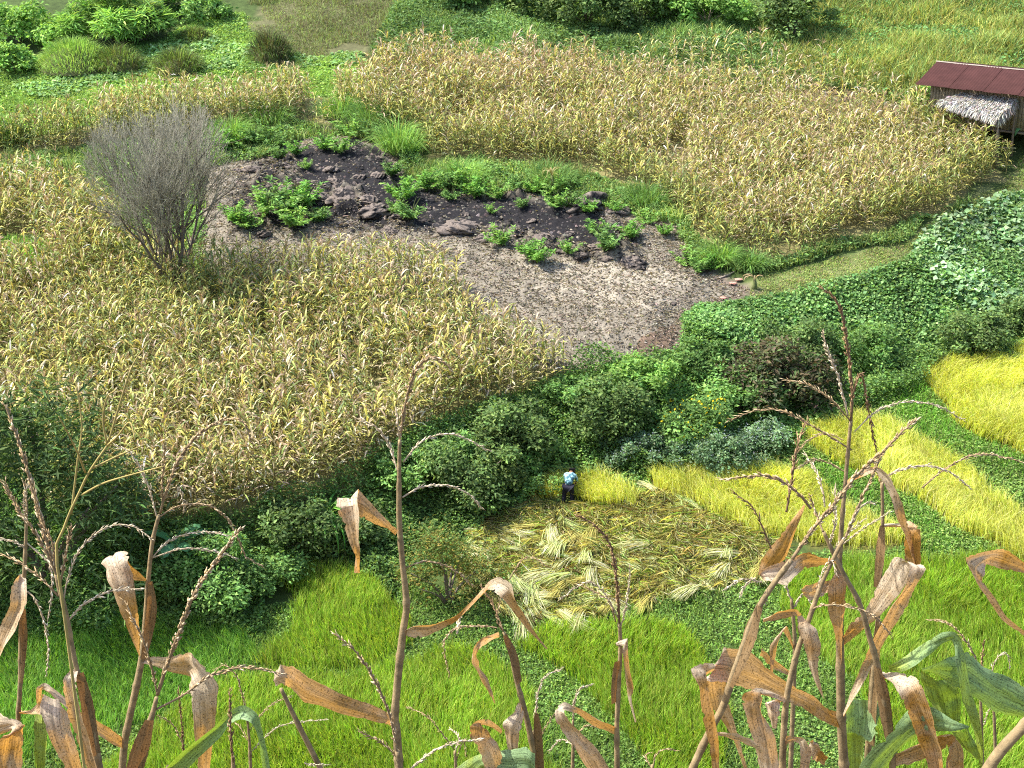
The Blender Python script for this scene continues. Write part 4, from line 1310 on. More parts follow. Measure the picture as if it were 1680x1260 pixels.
def box_mesh(name, x0, x1, y0, y1, z0, z1, mat):
    V = np.array([[x, y, z] for x in (x0, x1) for y in (y0, y1) for z in (z0, z1)], float)
    F = np.array([(0, 1, 3, 2), (4, 6, 7, 5), (0, 4, 5, 1), (2, 3, 7, 6), (0, 2, 6, 4), (1, 5, 7, 3)])
    return make_mesh(name, V, F, None, [mat])


TH = math.radians(34)
RIDGE_H, SW, SDR, HL = 2.7, 3.1, 0.58, 8.2
hd = ray(1540, 101)
t = np.arange(30, 150, 0.05)
pp = hd[None] * t[:, None]
i = int(np.argmax(pp[:, 2] + CAMZ < hgt(pp[:, 0], pp[:, 1]) + RIDGE_H))
rp = pp[i] + [0, 0, CAMZ]
hut = bpy.data.objects.new("hut", None)
COL.objects.link(hut)
hut.location = (rp[0], rp[1], rp[2] - RIDGE_H)
hut.rotation_euler = (0, math.radians(-1.5), -TH)       # local x runs along the ridge, local -y is the front slope
tag(hut, "wooden hut with dark red sheet roof at the right edge", "hut")
roof = link("roof", box_mesh("ridge_beam", 0.02, HL - 0.02, -0.05, 0.05, RIDGE_H - 0.16, RIDGE_H - 0.06, M_WOOD), hut)
pw = 0.86
for side in (-1, 1):
    for k in range(int(HL / pw) + 1):
        x0, x1 = k * pw, min((k + 1) * pw - 0.014, HL)
        if x1 - x0 < 0.1:
            continue
        nn = 25
        xs = np.linspace(x0, x1 + (0.0), nn)
        zc = 0.009 * np.sin((xs - x0) / pw * 2 * np.pi * 6) + 0.012 * (k % 2) + 0.004 * rng.normal()
        top = np.stack([xs, np.full(nn, side * 0.04), RIDGE_H + zc], -1)
        bot = np.stack([xs, np.full(nn, side * SW), RIDGE_H - SDR + zc + rng.normal(0, 0.008)], -1)
        V = np.concatenate([top, bot, top - [0, 0, 0.006], bot - [0, 0, 0.006]])
        F = []
        for j in range(nn - 1):
            F += [(j, j + 1, nn + j + 1, nn + j), (2 * nn + j, 3 * nn + j, 3 * nn + j + 1, 2 * nn + j + 1), (nn + j, nn + j + 1, 3 * nn + j + 1, 3 * nn + j)]
        link("roof_sheet", make_mesh("roof_sheet", V, np.array(F), None, [M_ROOF], smooth=True), roof)
V = np.array([[x, y, zz_] for x in np.linspace(-0.05, HL + 0.05, 12) for y, zz_ in ((-0.1, RIDGE_H + 0.012), (0, RIDGE_H + 0.04), (0.1, RIDGE_H + 0.012))])
V[:, 2] += np.repeat(rng.normal(0, 0.008, 12), 3)
F = np.array([(a * 3 + b, a * 3 + b + 1, a * 3 + b + 4, a * 3 + b + 3) for a in range(11) for b in range(2)])
link("ridge_cap", make_mesh("ridge_cap", V, F, None, [M_RIDGE]), roof)
wy = -SW + 0.75
eave = RIDGE_H - SDR * 0.78
wall = link("wall", box_mesh("wall_rail", 0.6, HL - 0.4, wy + 0.03, wy + 0.09, 0.45, 0.57, M_WOOD), hut)
x = 0.6
while x < HL - 0.5:
    w = rng.uniform(0.13, 0.19)
    o = link("plank", box_mesh("plank", x, x + w - 0.012, wy - 0.02 + rng.uniform(-0.008, 0.008), wy + 0.026, 0.2 + rng.uniform(-0.05, 0.05), eave, M_PLANK), wall)
    x += w
y = wy
while y < SW - 0.8:
    w = rng.uniform(0.13, 0.19)
    zt = RIDGE_H - SDR * abs(y + w / 2) / SW - 0.12
    link("plank", box_mesh("plank", 0.57 + rng.uniform(-0.008, 0.008), 0.595, y, y + w - 0.012, 0.15, zt, M_PLANK), wall)
    y += w
link("back_panel", box_mesh("back_panel", 0.6, HL - 0.4, SW - 0.8, SW - 0.74, 0.15, eave, M_PLANK), hut)
link("floor_deck", box_mesh("floor_deck", 0.55, HL - 0.3, wy - 0.05, SW - 0.7, 0.06, 0.14, M_WOOD), hut)
for px_ in np.linspace(0.7, HL - 0.5, 5):
    for py_ in (wy + 0.1, SW - 0.95):
        V, F = tube([[px_, py_, -2.0], [px_, py_, 0.06]], [0.075, 0.07], 8)
        link("post", make_mesh("post", V, F, None, [M_WOOD]), hut)
for py_ in (-2.2, -1.1, 1.1, 2.2):
    V, F = tube([[-0.02, py_, RIDGE_H - SDR * abs(py_) / SW - 0.07], [HL, py_, RIDGE_H - SDR * abs(py_) / SW - 0.07]], 0.035, 6)
    link("purlin", make_mesh("purlin", V, F, None, [M_WOOD]), hut)

# thatched lean-to in front of the hut: top edge under the eave, low edge towards the field
awn = bpy.data.objects.new("thatched_awning", None)
COL.objects.link(awn)


HM = Matrix.Translation(hut.location) @ hut.rotation_euler.to_matrix().to_4x4()
A0, A1, B0, B1 = (np.array(HM @ Vector(q)) for q in ((2.3, -2.40, 1.75), (5.0, -2.40, 1.75), (1.5, -3.65, 1.53), (4.6, -4.15, 1.1)))
awn.location = (B1[0], B1[1], hgt(B1[0], B1[1]))
tag(awn, "pale thatched awning on poles in front of the hut", "awning")
org = np.array(awn.location)
A0, A1, B0, B1 = (p - org for p in (A0, A1, B0, B1))
Nn = unit(np.cross(A1 - A0, B0 - A0))
Nn = Nn if Nn[2] > 0 else -Nn
V = np.array([A0, A1, B1, B0, A0 - Nn * 0.08, A1 - Nn * 0.08, B1 - Nn * 0.08, B0 - Nn * 0.08])
F = np.array([(0, 3, 2, 1), (4, 5, 6, 7), (0, 1, 5, 4), (1, 2, 6, 5), (2, 3, 7, 6), (3, 0, 4, 7)])
th_ = link("thatch", make_mesh("thatch_bed", V, F, np.tile([0.36, 0.31, 0.26], (8, 1)), [M_THATCH]), awn)
n = 5200
u, v = rng.random(n), np.floor(rng.random(n) * 9) / 8.0 + rng.normal(0, 0.02, n)
v = np.clip(v, 0, 1.02)
P = (A0 * (1 - u)[:, None] + A1 * u[:, None]) * (1 - v)[:, None] + (B0 * (1 - u)[:, None] + B1 * u[:, None]) * v[:, None] + Nn * rng.uniform(0.0, 0.07, n)[:, None]
D = unit((B0 - A0) * (1 - u)[:, None] + (B1 - A1) * u[:, None]) + rng.normal(0, 0.22, (n, 3))
V, F, C = diamonds(P, D + np.where(v > 0.9, -0.5, 0)[:, None] * np.array([0, 0, 1.0]), np.tile(Nn, (n, 1)) + rng.normal(0, 0.3, (n, 3)), rng.uniform(0.22, 0.42, n), rng.uniform(0.03, 0.06, n), tint([(0.72, 0.68, 0.62), (0.60, 0.56, 0.50), (0.75, 0.73, 0.68), (0.46, 0.41, 0.35)], n, 0.15), 0.1, 0.25)
# fringe on the right-hand verge
m_ = 500
u2 = rng.random(m_)
P2 = A1 * (1 - u2)[:, None] + B1 * u2[:, None]
V2, F2, C2 = diamonds(P2, np.tile([0.15, -0.1, -1.0], (m_, 1)) + rng.normal(0, 0.2, (m_, 3)), rdir(m_, -0.3, 0.4), rng.uniform(0.25, 0.5, m_), 0.04, tint([(0.5, 0.45, 0.4), (0.36, 0.31, 0.26)], m_, 0.2))
V, F, C = cat_mesh([(V, F, C), (V2, F2, C2)])
o = link("straw", make_mesh("straw", V, F, C, [M_THATCH]), th_)
o["kind"] = "stuff"
for q in (B0 * 0.94 + A0 * 0.06, B1 * 0.94 + A1 * 0.06, (B0 + B1) / 2 * 0.94 + A1 * 0.03 + A0 * 0.03, A1 * 0.9 + B1 * 0.1):
    g = hgt(q[0] + org[0], q[1] + org[1]) - org[2]
    V, F = tube([[q[0] + 0.12, q[1] - 0.1, g - 0.2], [q[0] + 0.04, q[1], (g + q[2]) / 2], [q[0], q[1], q[2] - 0.1]], [0.06, 0.055, 0.05], 7)
    link("pole", make_mesh("pole", V, F, None, [M_WOOD], smooth=True), awn)
V, F = tube([B0 - [0, 0, 0.14], B1 - [0, 0, 0.14]], 0.04, 6)
link("beam", make_mesh("beam", V, F, None, [M_WOOD]), awn)
gz = hgt(org[0] + 0.5, org[1] + 0.6) - org[2]
V, F = tube([[B0[0] * 0.3, B0[1] * 0.3 + 0.3, 0.75], [B1[0] + 1.2, B1[1] + 0.3, 0.8]], 0.04, 6)
link("rail", make_mesh("rail", V, F, None, [M_WOOD]), awn)

# a fallen stick by the path
p = hit(1180, 458)
V, F = tube(spline([[0, 0, 0.05], [0.4, 0.2, 0.12], [0.8, 0.55, 0.2]], 5), [0.04, 0.035, 0.03, 0.025, 0.018], 6)
tag(link("fallen_branch", make_mesh("fallen_branch", V, F, None, [M_RIDGE]), None, p), "short grey branch lying at the ash dump's right margin", "branch")
for i, (x, y) in enumerate(((1203, 468), (1186, 492), (1212, 462))):
    p = hit(x, y)
    o = link("pink_scrap", bpy.data.objects["ash_clod"].data if False else CLOD[3 + i].copy(), None, p + [0, 0, 0.1])
    o.scale = (0.13, 0.12, 0.1)
    mm_ = mat_rough("scrap", base=(0.55, 0.28, 0.22), nscale=10)
    o.data.materials.clear(); o.data.materials.append(mm_)
    tag(o, ("middle pinkish scrap on the bare soil by the path", "lowest pinkish scrap on the bare soil by the path", "uppermost pinkish scrap on the bare soil by the path")[i], "scrap", "pinkish scraps by the path")

# ------------------------------------------------------------------ the reaper
def mat_flat(name, c, rough=0.8):
    return mat_rough(name, base=c, rough=rough, nscale=14.0, namt=0.2, bump=0.1, bscale=40.0)


M_SKIN = mat_flat("skin", (0.28, 0.16, 0.10), 0.6)
M_HAIR = mat_flat("hair", (0.012, 0.011, 0.012), 0.6)
M_TROU = mat_flat("dark_trousers", (0.016, 0.016, 0.028))
m, nt, out = new_mat("teal_patterned_shirt")
tc = nd(nt, "ShaderNodeTexCoord")
vz = nd(nt, "ShaderNodeTexNoise", i_Scale=9.0, i_Detail=3.0)
nt.links.new(tc.outputs["Object"], vz.inputs["Vector"])
cr = nd(nt, "ShaderNodeValToRGB")
cr.color_ramp.interpolation = 'CONSTANT'
cr.color_ramp.elements[0].color = (0.05, 0.12, 0.16, 1)
cr.color_ramp.elements[1].position = 0.47
cr.color_ramp.elements[1].color = (0.20, 0.42, 0.47, 1)
e = cr.color_ramp.elements.new(0.56); e.color = (0.48, 0.62, 0.66, 1)
nt.links.new(vz.outputs["Fac"], cr.inputs[0])
pb = nd(nt, "ShaderNodeBsdfPrincipled", i_Roughness=0.85)
nt.links.new(cr.outputs[0], pb.inputs["Base Color"])
nt.links.new(pb.outputs[0], out.inputs[0])
M_SHIRT = m


def skin_obj(name, verts, edges, radii, mat, parent, rootv=0, sub=2):
    me = bpy.data.meshes.new(name)
    me.from_pydata([tuple(v) for v in verts], edges, [])
    me.materials.append(mat)
    o = link(name, me, parent)
    sk = o.modifiers.new("skin", 'SKIN')
    sk.use_smooth_shade = True
    if not me.skin_vertices:
        me.attributes  # layer is made with the modifier
    lay = me.skin_vertices[0].data if me.skin_vertices else None
    if lay is None:
        bm_ = __import__("bmesh").new(); bm_.from_mesh(me); bm_.verts.layers.skin.verify(); bm_.to_mesh(me); bm_.free()
        lay = me.skin_vertices[0].data
    for i, r in enumerate(radii):
        lay[i].radius = (r, r) if not isinstance(r, tuple) else r
        lay[i].use_root = (i == rootv)
    s = o.modifiers.new("sub", 'SUBSURF')
    s.levels = s.render_levels = sub
    return o


man = bpy.data.objects.new("person", None)
COL.objects.link(man)
man.location = hit(932, 828)
man.rotation_euler = (0, 0, math.radians(-12))           # faces away, towards the standing rice
tag(man, "person in teal shirt and dark trousers bending to cut rice", "person")
# local: +y is where the person faces, x to the right
sk_v = [(0, -0.05, 0.84), (0, 0.16, 0.98), (0, 0.36, 1.06), (0, 0.46, 1.08), (0, 0.56, 1.07), (0.02, 0.68, 1.04), (0.02, 0.75, 0.98),
        (0.17, 0.36, 1.04), (0.23, 0.46, 0.82), (0.17, 0.58, 0.62), (0.16, 0.64, 0.55),
        (-0.17, 0.36, 1.04), (-0.24, 0.44, 0.80), (-0.13, 0.58, 0.62), (-0.11, 0.64, 0.56),
        (0.11, -0.05, 0.80), (0.14, 0.02, 0.44), (0.14, -0.06, 0.08), (0.14, 0.10, 0.04),
        (-0.11, -0.05, 0.80), (-0.15, 0.0, 0.44), (-0.16, -0.09, 0.08), (-0.16, 0.07, 0.04)]
sk_e = [(0, 1), (1, 2), (2, 3), (3, 4), (4, 5), (5, 6), (2, 7), (7, 8), (8, 9), (9, 10), (2, 11), (11, 12), (12, 13), (13, 14),
        (0, 15), (15, 16), (16, 17), (17, 18), (0, 19), (19, 20), (20, 21), (21, 22)]
sk_r = [0.09, 0.09, 0.09, 0.065, 0.085, 0.10, 0.07, 0.06, 0.043, 0.035, 0.045, 0.06, 0.043, 0.035, 0.045, 0.06, 0.05, 0.04, 0.045, 0.06, 0.05, 0.04, 0.045]
skin_obj("body", sk_v, sk_e, sk_r, M_SKIN, man)
skin_obj("shirt", [(0, -0.10, 0.84), (0, 0.14, 1.01), (0, 0.36, 1.07), (0, 0.44, 1.08), (0.18, 0.36, 1.04), (0.235, 0.455, 0.83), (0.205, 0.51, 0.75), (-0.18, 0.36, 1.04), (-0.245, 0.435, 0.81), (-0.20, 0.50, 0.73)],
         [(0, 1), (1, 2), (2, 3), (2, 4), (4, 5), (5, 6), (2, 7), (7, 8), (8, 9)], [0.168, 0.17, 0.165, 0.09, 0.08, 0.062, 0.058, 0.08, 0.062, 0.058], M_SHIRT, man)
skin_obj("trousers", [(0, -0.05, 0.85), (0.11, -0.06, 0.76), (0.14, 0.02, 0.44), (0.14, -0.06, 0.14), (-0.11, -0.06, 0.76), (-0.15, 0.0, 0.44), (-0.16, -0.09, 0.14)],
         [(0, 1), (1, 2), (2, 3), (0, 4), (4, 5), (5, 6)], [0.158, 0.118, 0.088, 0.070, 0.115, 0.085, 0.068], M_TROU, man)
skin_obj("hair", [(0.02, 0.55, 1.12), (0.02, 0.64, 1.115), (0.02, 0.71, 1.06)], [(0, 1), (1, 2)], [0.085, 0.105, 0.085], M_HAIR, man, 1)
for s in (-1, 1):                                          # fingers of the two hands, curled round the stems
    for f in range(4):
        b = np.array([0.155 if s > 0 else -0.11, 0.66, 0.545]) + [(f - 1.5) * 0.02, 0.01, -0.01]
        V, F = tube([b, b + [0, 0.04, -0.02], b + [0, 0.055, -0.055 - 0.005 * (f % 3)], b + [0, 0.035, -0.08]], [0.011, 0.01, 0.009, 0.007], 6)
        link("finger", make_mesh("finger", V, F, None, [M_SKIN], smooth=True), man)
    b = np.array([0.155 - s * 0.04 if s > 0 else -0.11 + 0.04, 0.63, 0.545])
    V, F = tube([b, b + [-s * 0.02, 0.03, -0.02], b + [-s * 0.005, 0.055, -0.035]], [0.012, 0.011, 0.008], 6)
    link("thumb", make_mesh("thumb", V, F, None, [M_SKIN], smooth=True), man)

# ------------------------------------------------------------------ maize standing on the near hillside (2-4 m from the viewer)
def onY(px, py, Yw):
    d = ray(px, py)
    return d * (Yw / d[1]) + np.array([0, 0, CAMZ])


def pxsize(p):
    return proj(p)[2] / FPX


fr = np.random.default_rng(77)


def fg_spike(pts, w, Yw, root_loc, tone=0, dy=0.0, bare=0.0):
    """one tassel branch: thin axis set with overlapping spikelets; bare = share of the base without spikelets"""
    P = np.array([onY(a, b, Yw + dy * i / max(1, len(pts) - 1)) for i, (a, b) in enumerate(pts)])
    S = spline(P, 40)
    S[:, 1] += np.sin(np.linspace(0, np.pi, 40)) * fr.normal(0, 0.012)
    seg = np.r_[0, np.cumsum(np.linalg.norm(np.diff(S, axis=0), axis=1))]
    rad = w * pxsize(S[20]) * 0.41
    V, F = tube(S - root_loc, np.linspace(rad * 0.5, rad * 0.2, 40), 5)
    ax_c = np.array([[0.25, 0.18, 0.10], [0.18, 0.115, 0.06], [0.44, 0.36, 0.24]][tone])
    parts = [(V, F, ax_c)]
    step = 0.0034
    d = np.arange(bare * seg[-1], seg[-1], step)
    n = len(d)
    if n > 3:
        C0 = np.stack([np.interp(d, seg, S[:, k]) for k in range(3)], -1)
        T = unit(np.gradient(C0, axis=0))
        a = fr.uniform(0, 6.283, n)
        ref = np.array([0.2, 1.0, 0.1])
        B = unit(np.cross(T, ref))
        N2 = np.cross(T, B)
        O = B * np.cos(a)[:, None] + N2 * np.sin(a)[:, None]
        fade = 0.55 + 0.45 * np.sin(np.pi * np.clip((d / seg[-1] - bare) / (1 - bare + 1e-6) * 0.9 + 0.12, 0, 1))
        Lk = 0.013 * fr.uniform(0.6, 1.5, n)
        wk = rad * fade * fr.uniform(0.55, 0.95, n)
        U = unit(T + O * fr.uniform(0.1, 0.55, (n, 1)) + fr.normal(0, 0.08, (n, 3)))
        base = C0 + O * (rad * 0.3 * fade)[:, None]
        W1 = unit(np.cross(U, O)) * (wk * 0.5)[:, None]
        W2 = np.cross(unit(W1), U) * (wk * 0.5)[:, None]
        mid = base + U * (Lk * 0.4)[:, None]
        tip = base + U * Lk[:, None]
        VV = np.stack([base, mid + W1, mid + W2, mid - W1, mid - W2, tip], 1).reshape(-1, 3) - root_loc
        b = np.arange(n)[:, None] * 6
        FF = np.concatenate([b + np.array(q) for q in ((0, 2, 1), (0, 3, 2), (0, 4, 3), (0, 1, 4), (5, 1, 2), (5, 2, 3), (5, 3, 4), (5, 4, 1))], 1).reshape(-1, 3)
        cc = np.array([[[0.44, 0.32, 0.17], [0.33, 0.23, 0.12], [0.56, 0.44, 0.28]], [[0.27, 0.17, 0.085], [0.19, 0.115, 0.06], [0.37, 0.25, 0.14]], [[0.60, 0.51, 0.36], [0.48, 0.38, 0.25], [0.68, 0.60, 0.46]]][tone])
        parts.append((VV, FF, np.repeat(cc[fr.integers(0, 3, n)] * np.exp(fr.normal(0, 0.18, (n, 1))), 6, 0)))
    return make_mesh("tassel_spike", *cat_mesh(parts), [M_SPIKE])


def fg_leaf(pts, Yw, root_loc, mat, roll=None, depth=0.05, wav=1.0):
    """maize leaf along points (x, y, apparent width, orange-ness); bends in depth, cupped and wavy at the edges"""
    pts = [tuple(p) + (0.4,) * (4 - len(p)) for p in pts]
    A = np.array(pts, float)
    n, cr_ = 34, 9
    k = len(A)
    P = np.array([onY(a, b, Yw) for a, b in A[:, :2]])
    amp = depth * fr.choice([-1, 1])
    ph = fr.uniform(0.6, 1.4)
    P[:, 1] += amp * np.sin(np.linspace(0, np.pi * ph, k))
    P = P + (P - [0, 0, CAMZ]) * 0
    S = spline(P, n)
    ti = np.linspace(0, 1, n)
    w = spline(np.stack([A[:, 2], A[:, 3], A[:, 2]], 1), n)
    wpx, orange = np.clip(w[:, 0], 1.0, None), np.clip(w[:, 1], 0, 1)
    T = unit(np.gradient(S, axis=0))
    Vw = unit(S - np.array([0, 0, CAMZ]))
    S0 = unit(np.cross(T, Vw))
    # a fold-back keeps the blade's own side: no flip of the cross vector between samples
    for i in range(1, n):
        if S0[i] @ S0[i - 1] < 0:
            S0[i] *= -1
    for _ in range(2):
        S0[1:-1] = unit(S0[:-2] + 2 * S0[1:-1] + S0[2:])
    B = np.cross(S0, T)
    r0 = fr.uniform(0.25, 0.6) * fr.choice([-1, 1]) if roll is None else roll
    rl = r0 + 0.3 * np.sin(ti * fr.uniform(3, 6) + fr.uniform(0, 6))
    X_ = unit(S0 * np.cos(rl)[:, None] + B * np.sin(rl)[:, None])
    Nn = np.cross(X_, T)
    wm = wpx * np.array([pxsize(q) for q in S]) / np.maximum(np.cos(rl), 0.5)
    s = np.linspace(-1, 1, cr_)
    cup = fr.uniform(0.05, 0.3) * fr.choice([-1, 1])
    wave = 0.10 * wav * np.sin(ti[:, None] * fr.uniform(14, 26) + s[None] * 2.0 + fr.uniform(0, 6)) * np.abs(s)[None] ** 2
    mid = -0.08 * np.exp(-(s * 5) ** 2)
    off = (cup * (s ** 2)[None] + wave + mid[None]) * wm[:, None] * 0.5
    jag = 1 + fr.normal(0, 0.025, (n, 2))
    half = wm[:, None] * 0.5 * s[None]
    half[:, 0] *= jag[:, 0]; half[:, -1] *= jag[:, 1]
    V = S[:, None] + X_[:, None] * half[..., None] + Nn[:, None] * off[..., None]
    V = V.reshape(-1, 3) - root_loc
    L_ = np.r_[0, np.cumsum(np.linalg.norm(np.diff(S, axis=0), axis=1))]
    uv = np.stack([np.broadcast_to((s + 1) / 2 + fr.uniform(0, 5), (n, cr_)), np.broadcast_to((L_ * 6 + fr.uniform(0, 9))[:, None], (n, cr_))], -1).reshape(-1, 2)
    F = np.array([(i * cr_ + j, i * cr_ + j + 1, (i + 1) * cr_ + j + 1, (i + 1) * cr_ + j) for i in range(n - 1) for j in range(cr_ - 1)])
    C = np.repeat(np.stack([orange] * 3, -1), cr_, 0)
    return make_mesh("maize_leaf", V, F, C, [mat], uv=uv, smooth=True)


def fg_leaf2(st, Yw, root_loc, mat, wav=1.0):
    """maize leaf from its two margins: stations (xa, ya, xb, yb, painted light from lit pale to backlit orange, depth offset)"""
    A = np.array(st, float)
    k = len(A)
    n, cr_ = (k - 1) * 7 + 1, 9
    tt = np.linspace(0, k - 1, n)
    lin = np.stack([np.interp(tt, np.arange(k), A[:, c]) for c in range(6)], 1)
    cur = spline(A, n)
    M = lin * 0.45 + cur * 0.55
    r0 = fr.uniform(0.006, 0.02) * fr.choice([-1, 1])
    roll = r0 * np.sin(tt * fr.uniform(0.5, 1.1) + fr.uniform(0, 6))
    PA = np.array([onY(m[0], m[1], Yw + m[5] + r) for m, r in zip(M, roll)])
    PB = np.array([onY(m[2], m[3], Yw + m[5] - r) for m, r in zip(M, roll)])
    s = np.linspace(0, 1, cr_)
    V = PA[:, None] * (1 - s)[None, :, None] + PB[:, None] * s[None, :, None]
    X_ = PB - PA
    w = np.linalg.norm(X_, axis=1)
    T = unit(np.gradient((PA + PB) / 2, axis=0))
    Nn = unit(np.cross(X_ + 1e-6, T))
    for i in range(1, n):
        if Nn[i] @ Nn[i - 1] < -0.3:
            Nn[i] *= -1
    c_ = 2 * s - 1
    cup = fr.uniform(0.08, 0.22) * fr.choice([-1, 1])
    wave = 0.055 * wav * np.sin(np.linspace(0, 1, n)[:, None] * fr.uniform(16, 30) + c_[None] * 2.5 + fr.uniform(0, 6)) * (np.abs(c_) ** 1.5)[None]
    off = (cup * (c_ ** 2 - 0.5)[None] + wave - 0.09 * np.exp(-(c_ * 5) ** 2)[None]) * w[:, None]
    V = V + Nn[:, None] * off[..., None]
    for e_, q_ in ((0, 1), (cr_ - 1, cr_ - 2)):                 # torn, uneven margins
        k_ = (np.abs(fr.normal(0, 0.17, n)) + (fr.random(n) < 0.05) * fr.uniform(0.5, 1.0, n))[:, None] * wav
        V[:, e_] += (V[:, q_] - V[:, e_]) * np.clip(k_, 0, 1.3)
    V = V.reshape(-1, 3) - root_loc
    L_ = np.r_[0, np.cumsum(np.linalg.norm(np.diff((PA + PB) / 2, axis=0), axis=1))]
    uv = np.stack([np.broadcast_to(s + fr.uniform(0, 5), (n, cr_)), np.broadcast_to((L_ * 6 + fr.uniform(0, 9))[:, None], (n, cr_))], -1).reshape(-1, 2)
    F = np.array([(i * cr_ + j, i * cr_ + j + 1, (i + 1) * cr_ + j + 1, (i + 1) * cr_ + j) for i in range(n - 1) for j in range(cr_ - 1)])
    C = np.repeat(np.stack([np.clip(M[:, 4], 0, 1)] * 3, -1), cr_, 0)  # light painted per station: pale on lit creases, orange on backlit hanging panels
    return make_mesh("maize_leaf", V, F, C, [mat], uv=uv, smooth=True)


def fg_plant(label, Yw, stalk, leaves=(), spikes=(), green=(), sheath=()):
    """stalk: (x, y, width) from bottom to top; the stem goes on down to the hillside below the picture"""
    P = np.array([onY(a, b, Yw) for a, b, w in stalk])
    R = np.array([w * pxsize(p) * 0.43 for (a, b, w), p in zip(stalk, P)])
    S = spline(np.c_[P, R], max(14, 5 * len(P)))
    foot = P[0].copy()
    gz_ = float(hgt(foot[0], Yw))
    low = []
    if foot[2] > gz_ + 0.05:
        nlow = 8
        for t in np.linspace(0, 1, nlow, endpoint=False):
            low.append([foot[0] + 0.0 * t, Yw, gz_ - 0.05 + (foot[2] - gz_ + 0.05) * t, max(R[0] * 1.25, 0.008)])
        S = np.vstack([low, S])
    root = bpy.data.objects.new("corn_stalk_plant", None)
    COL.objects.link(root)
    rl = np.array([foot[0], Yw, gz_])
    root.location = rl
    rr = S[:, 3].copy()
    seg = np.r_[0, np.cumsum(np.linalg.norm(np.diff(S[:, :3], axis=0), axis=1))]
    # node rings: short swellings every 16 cm
    d = np.arange(0, seg[-1], 0.012)
    S2 = np.stack([np.interp(d, seg, S[:, k]) for k in range(4)], -1)
    node = np.exp(-(((d + 0.05) % 0.16 - 0.08) / 0.008) ** 2)
    V, F = tube(S2[:, :3] - rl, np.maximum(S2[:, 3] * (1 + 0.22 * node), 0.0012), 9)
    link("stalk", make_mesh("stalk", V, F, None, [M_STALK], smooth=True), root)
    for lf in leaves:
        link("leaf", fg_leaf2(lf, Yw, rl, M_DRY), root)
    for lf in green:
        o = link("leaf", fg_leaf2(lf, Yw, rl, M_GREENLEAF, 0.6), root)
        o["label"] = "leaf that is still green"
    for lf in sheath:
        link("leaf_sheath", fg_leaf(lf, Yw - 0.012, rl, M_SHEATH, depth=0.006, wav=0.3), root)
    tas = None
    for sp in spikes:
        pts, w = sp[0], sp[1]
        tone = sp[2] if len(sp) > 2 else 0
        me = fg_spike(pts, w, Yw, rl, tone, fr.uniform(-0.07, 0.07), sp[3] if len(sp) > 3 else 0.08)
        if tas is None:
            tas = link("tassel", me, root)
        else:
            link("tassel_branch", me, tas)
    tag(root, label, "corn plant", "withered maize on the near hillside")
    return root


M_SHEATH = mat_dryleaf("leaf_sheath", (0.30, 0.21, 0.11), (0.22, 0.125, 0.045), transl=0.2, tcol=(0.45, 0.2, 0.05))

fg_plant("thin maize stalk with limp pale tassel at the left edge", 3.1,
         [(30, 1262, 10), (30, 1173, 9), (33, 1127, 9), (35, 1027, 9), (40, 940, 8), (43, 867, 6), (44, 830, 5)],
         leaves=[[(40, 941, 30, 943, .2, 0), (44, 955, 19, 962, 0, -.03), (45, 985, 17, 990, .3, -.05), (33, 1020, 8, 1015, .4, -.05), (16, 1052, -6, 1045, .4, -.05), (-4, 1085, -12, 1080, .3, -.05)],
                 [(32, 1166, 31, 1170, .6, 0), (50, 1165, 50, 1172, .7, -.01), (66, 1150, 66, 1172, .6, -.02), (70, 1138, 112, 1168, 0, -.03), (68, 1165, 118, 1190, .05, -.07), (76, 1199, 123, 1212, .3, -.085), (91, 1231, 131, 1243, .4, -.09), (110, 1275, 142, 1280, .4, -.09)],
                 [(61, 1160, 67, 1160, .5, .02), (62, 1130, 69, 1135, .2, .02), (70, 1121, 74, 1134, .1, .01), (82, 1125, 84, 1140, .1, 0), (110, 1146, 108, 1160, .3, -.01), (128, 1165, 124, 1178, .4, -.01)],
                 [(-30, 1172, -30, 1225, 0, 0), (0, 1176, 0, 1210, 0, -.03), (24, 1181, 20, 1198, .05, -.06), (41, 1189, 10, 1208, .5, -.075), (41, 1196, -10, 1222, .85, -.075), (39, 1214, -12, 1244, .7, -.07), (35, 1244, -14, 1268, .5, -.07), (30, 1285, -16, 1295, .5, -.07)]],
         sheath=[[(37, 1000, 10), (36, 1050, 14), (32, 1122, 8)]], green=[[(60, 1172, 78, 1175, .7, 0), (58, 1200, 80, 1200, .6, -.01), (57, 1240, 76, 1240, .8, -.01), (60, 1285, 70, 1285, .9, -.01)]],
         spikes=[([(44, 832), (40, 790)], 7), ([(43, 900), (20, 886), (-4, 884)], 7, 2), ([(43, 890), (60, 908), (80, 930), (84, 970), (78, 1020)], 7, 2), ([(45, 970), (60, 985), (76, 1030), (80, 1075), (76, 1106)], 7, 2),
                 ([(44, 850), (44, 815), (46, 795)], 8, 2), ([(43, 860), (28, 830), (8, 790)], 8)])

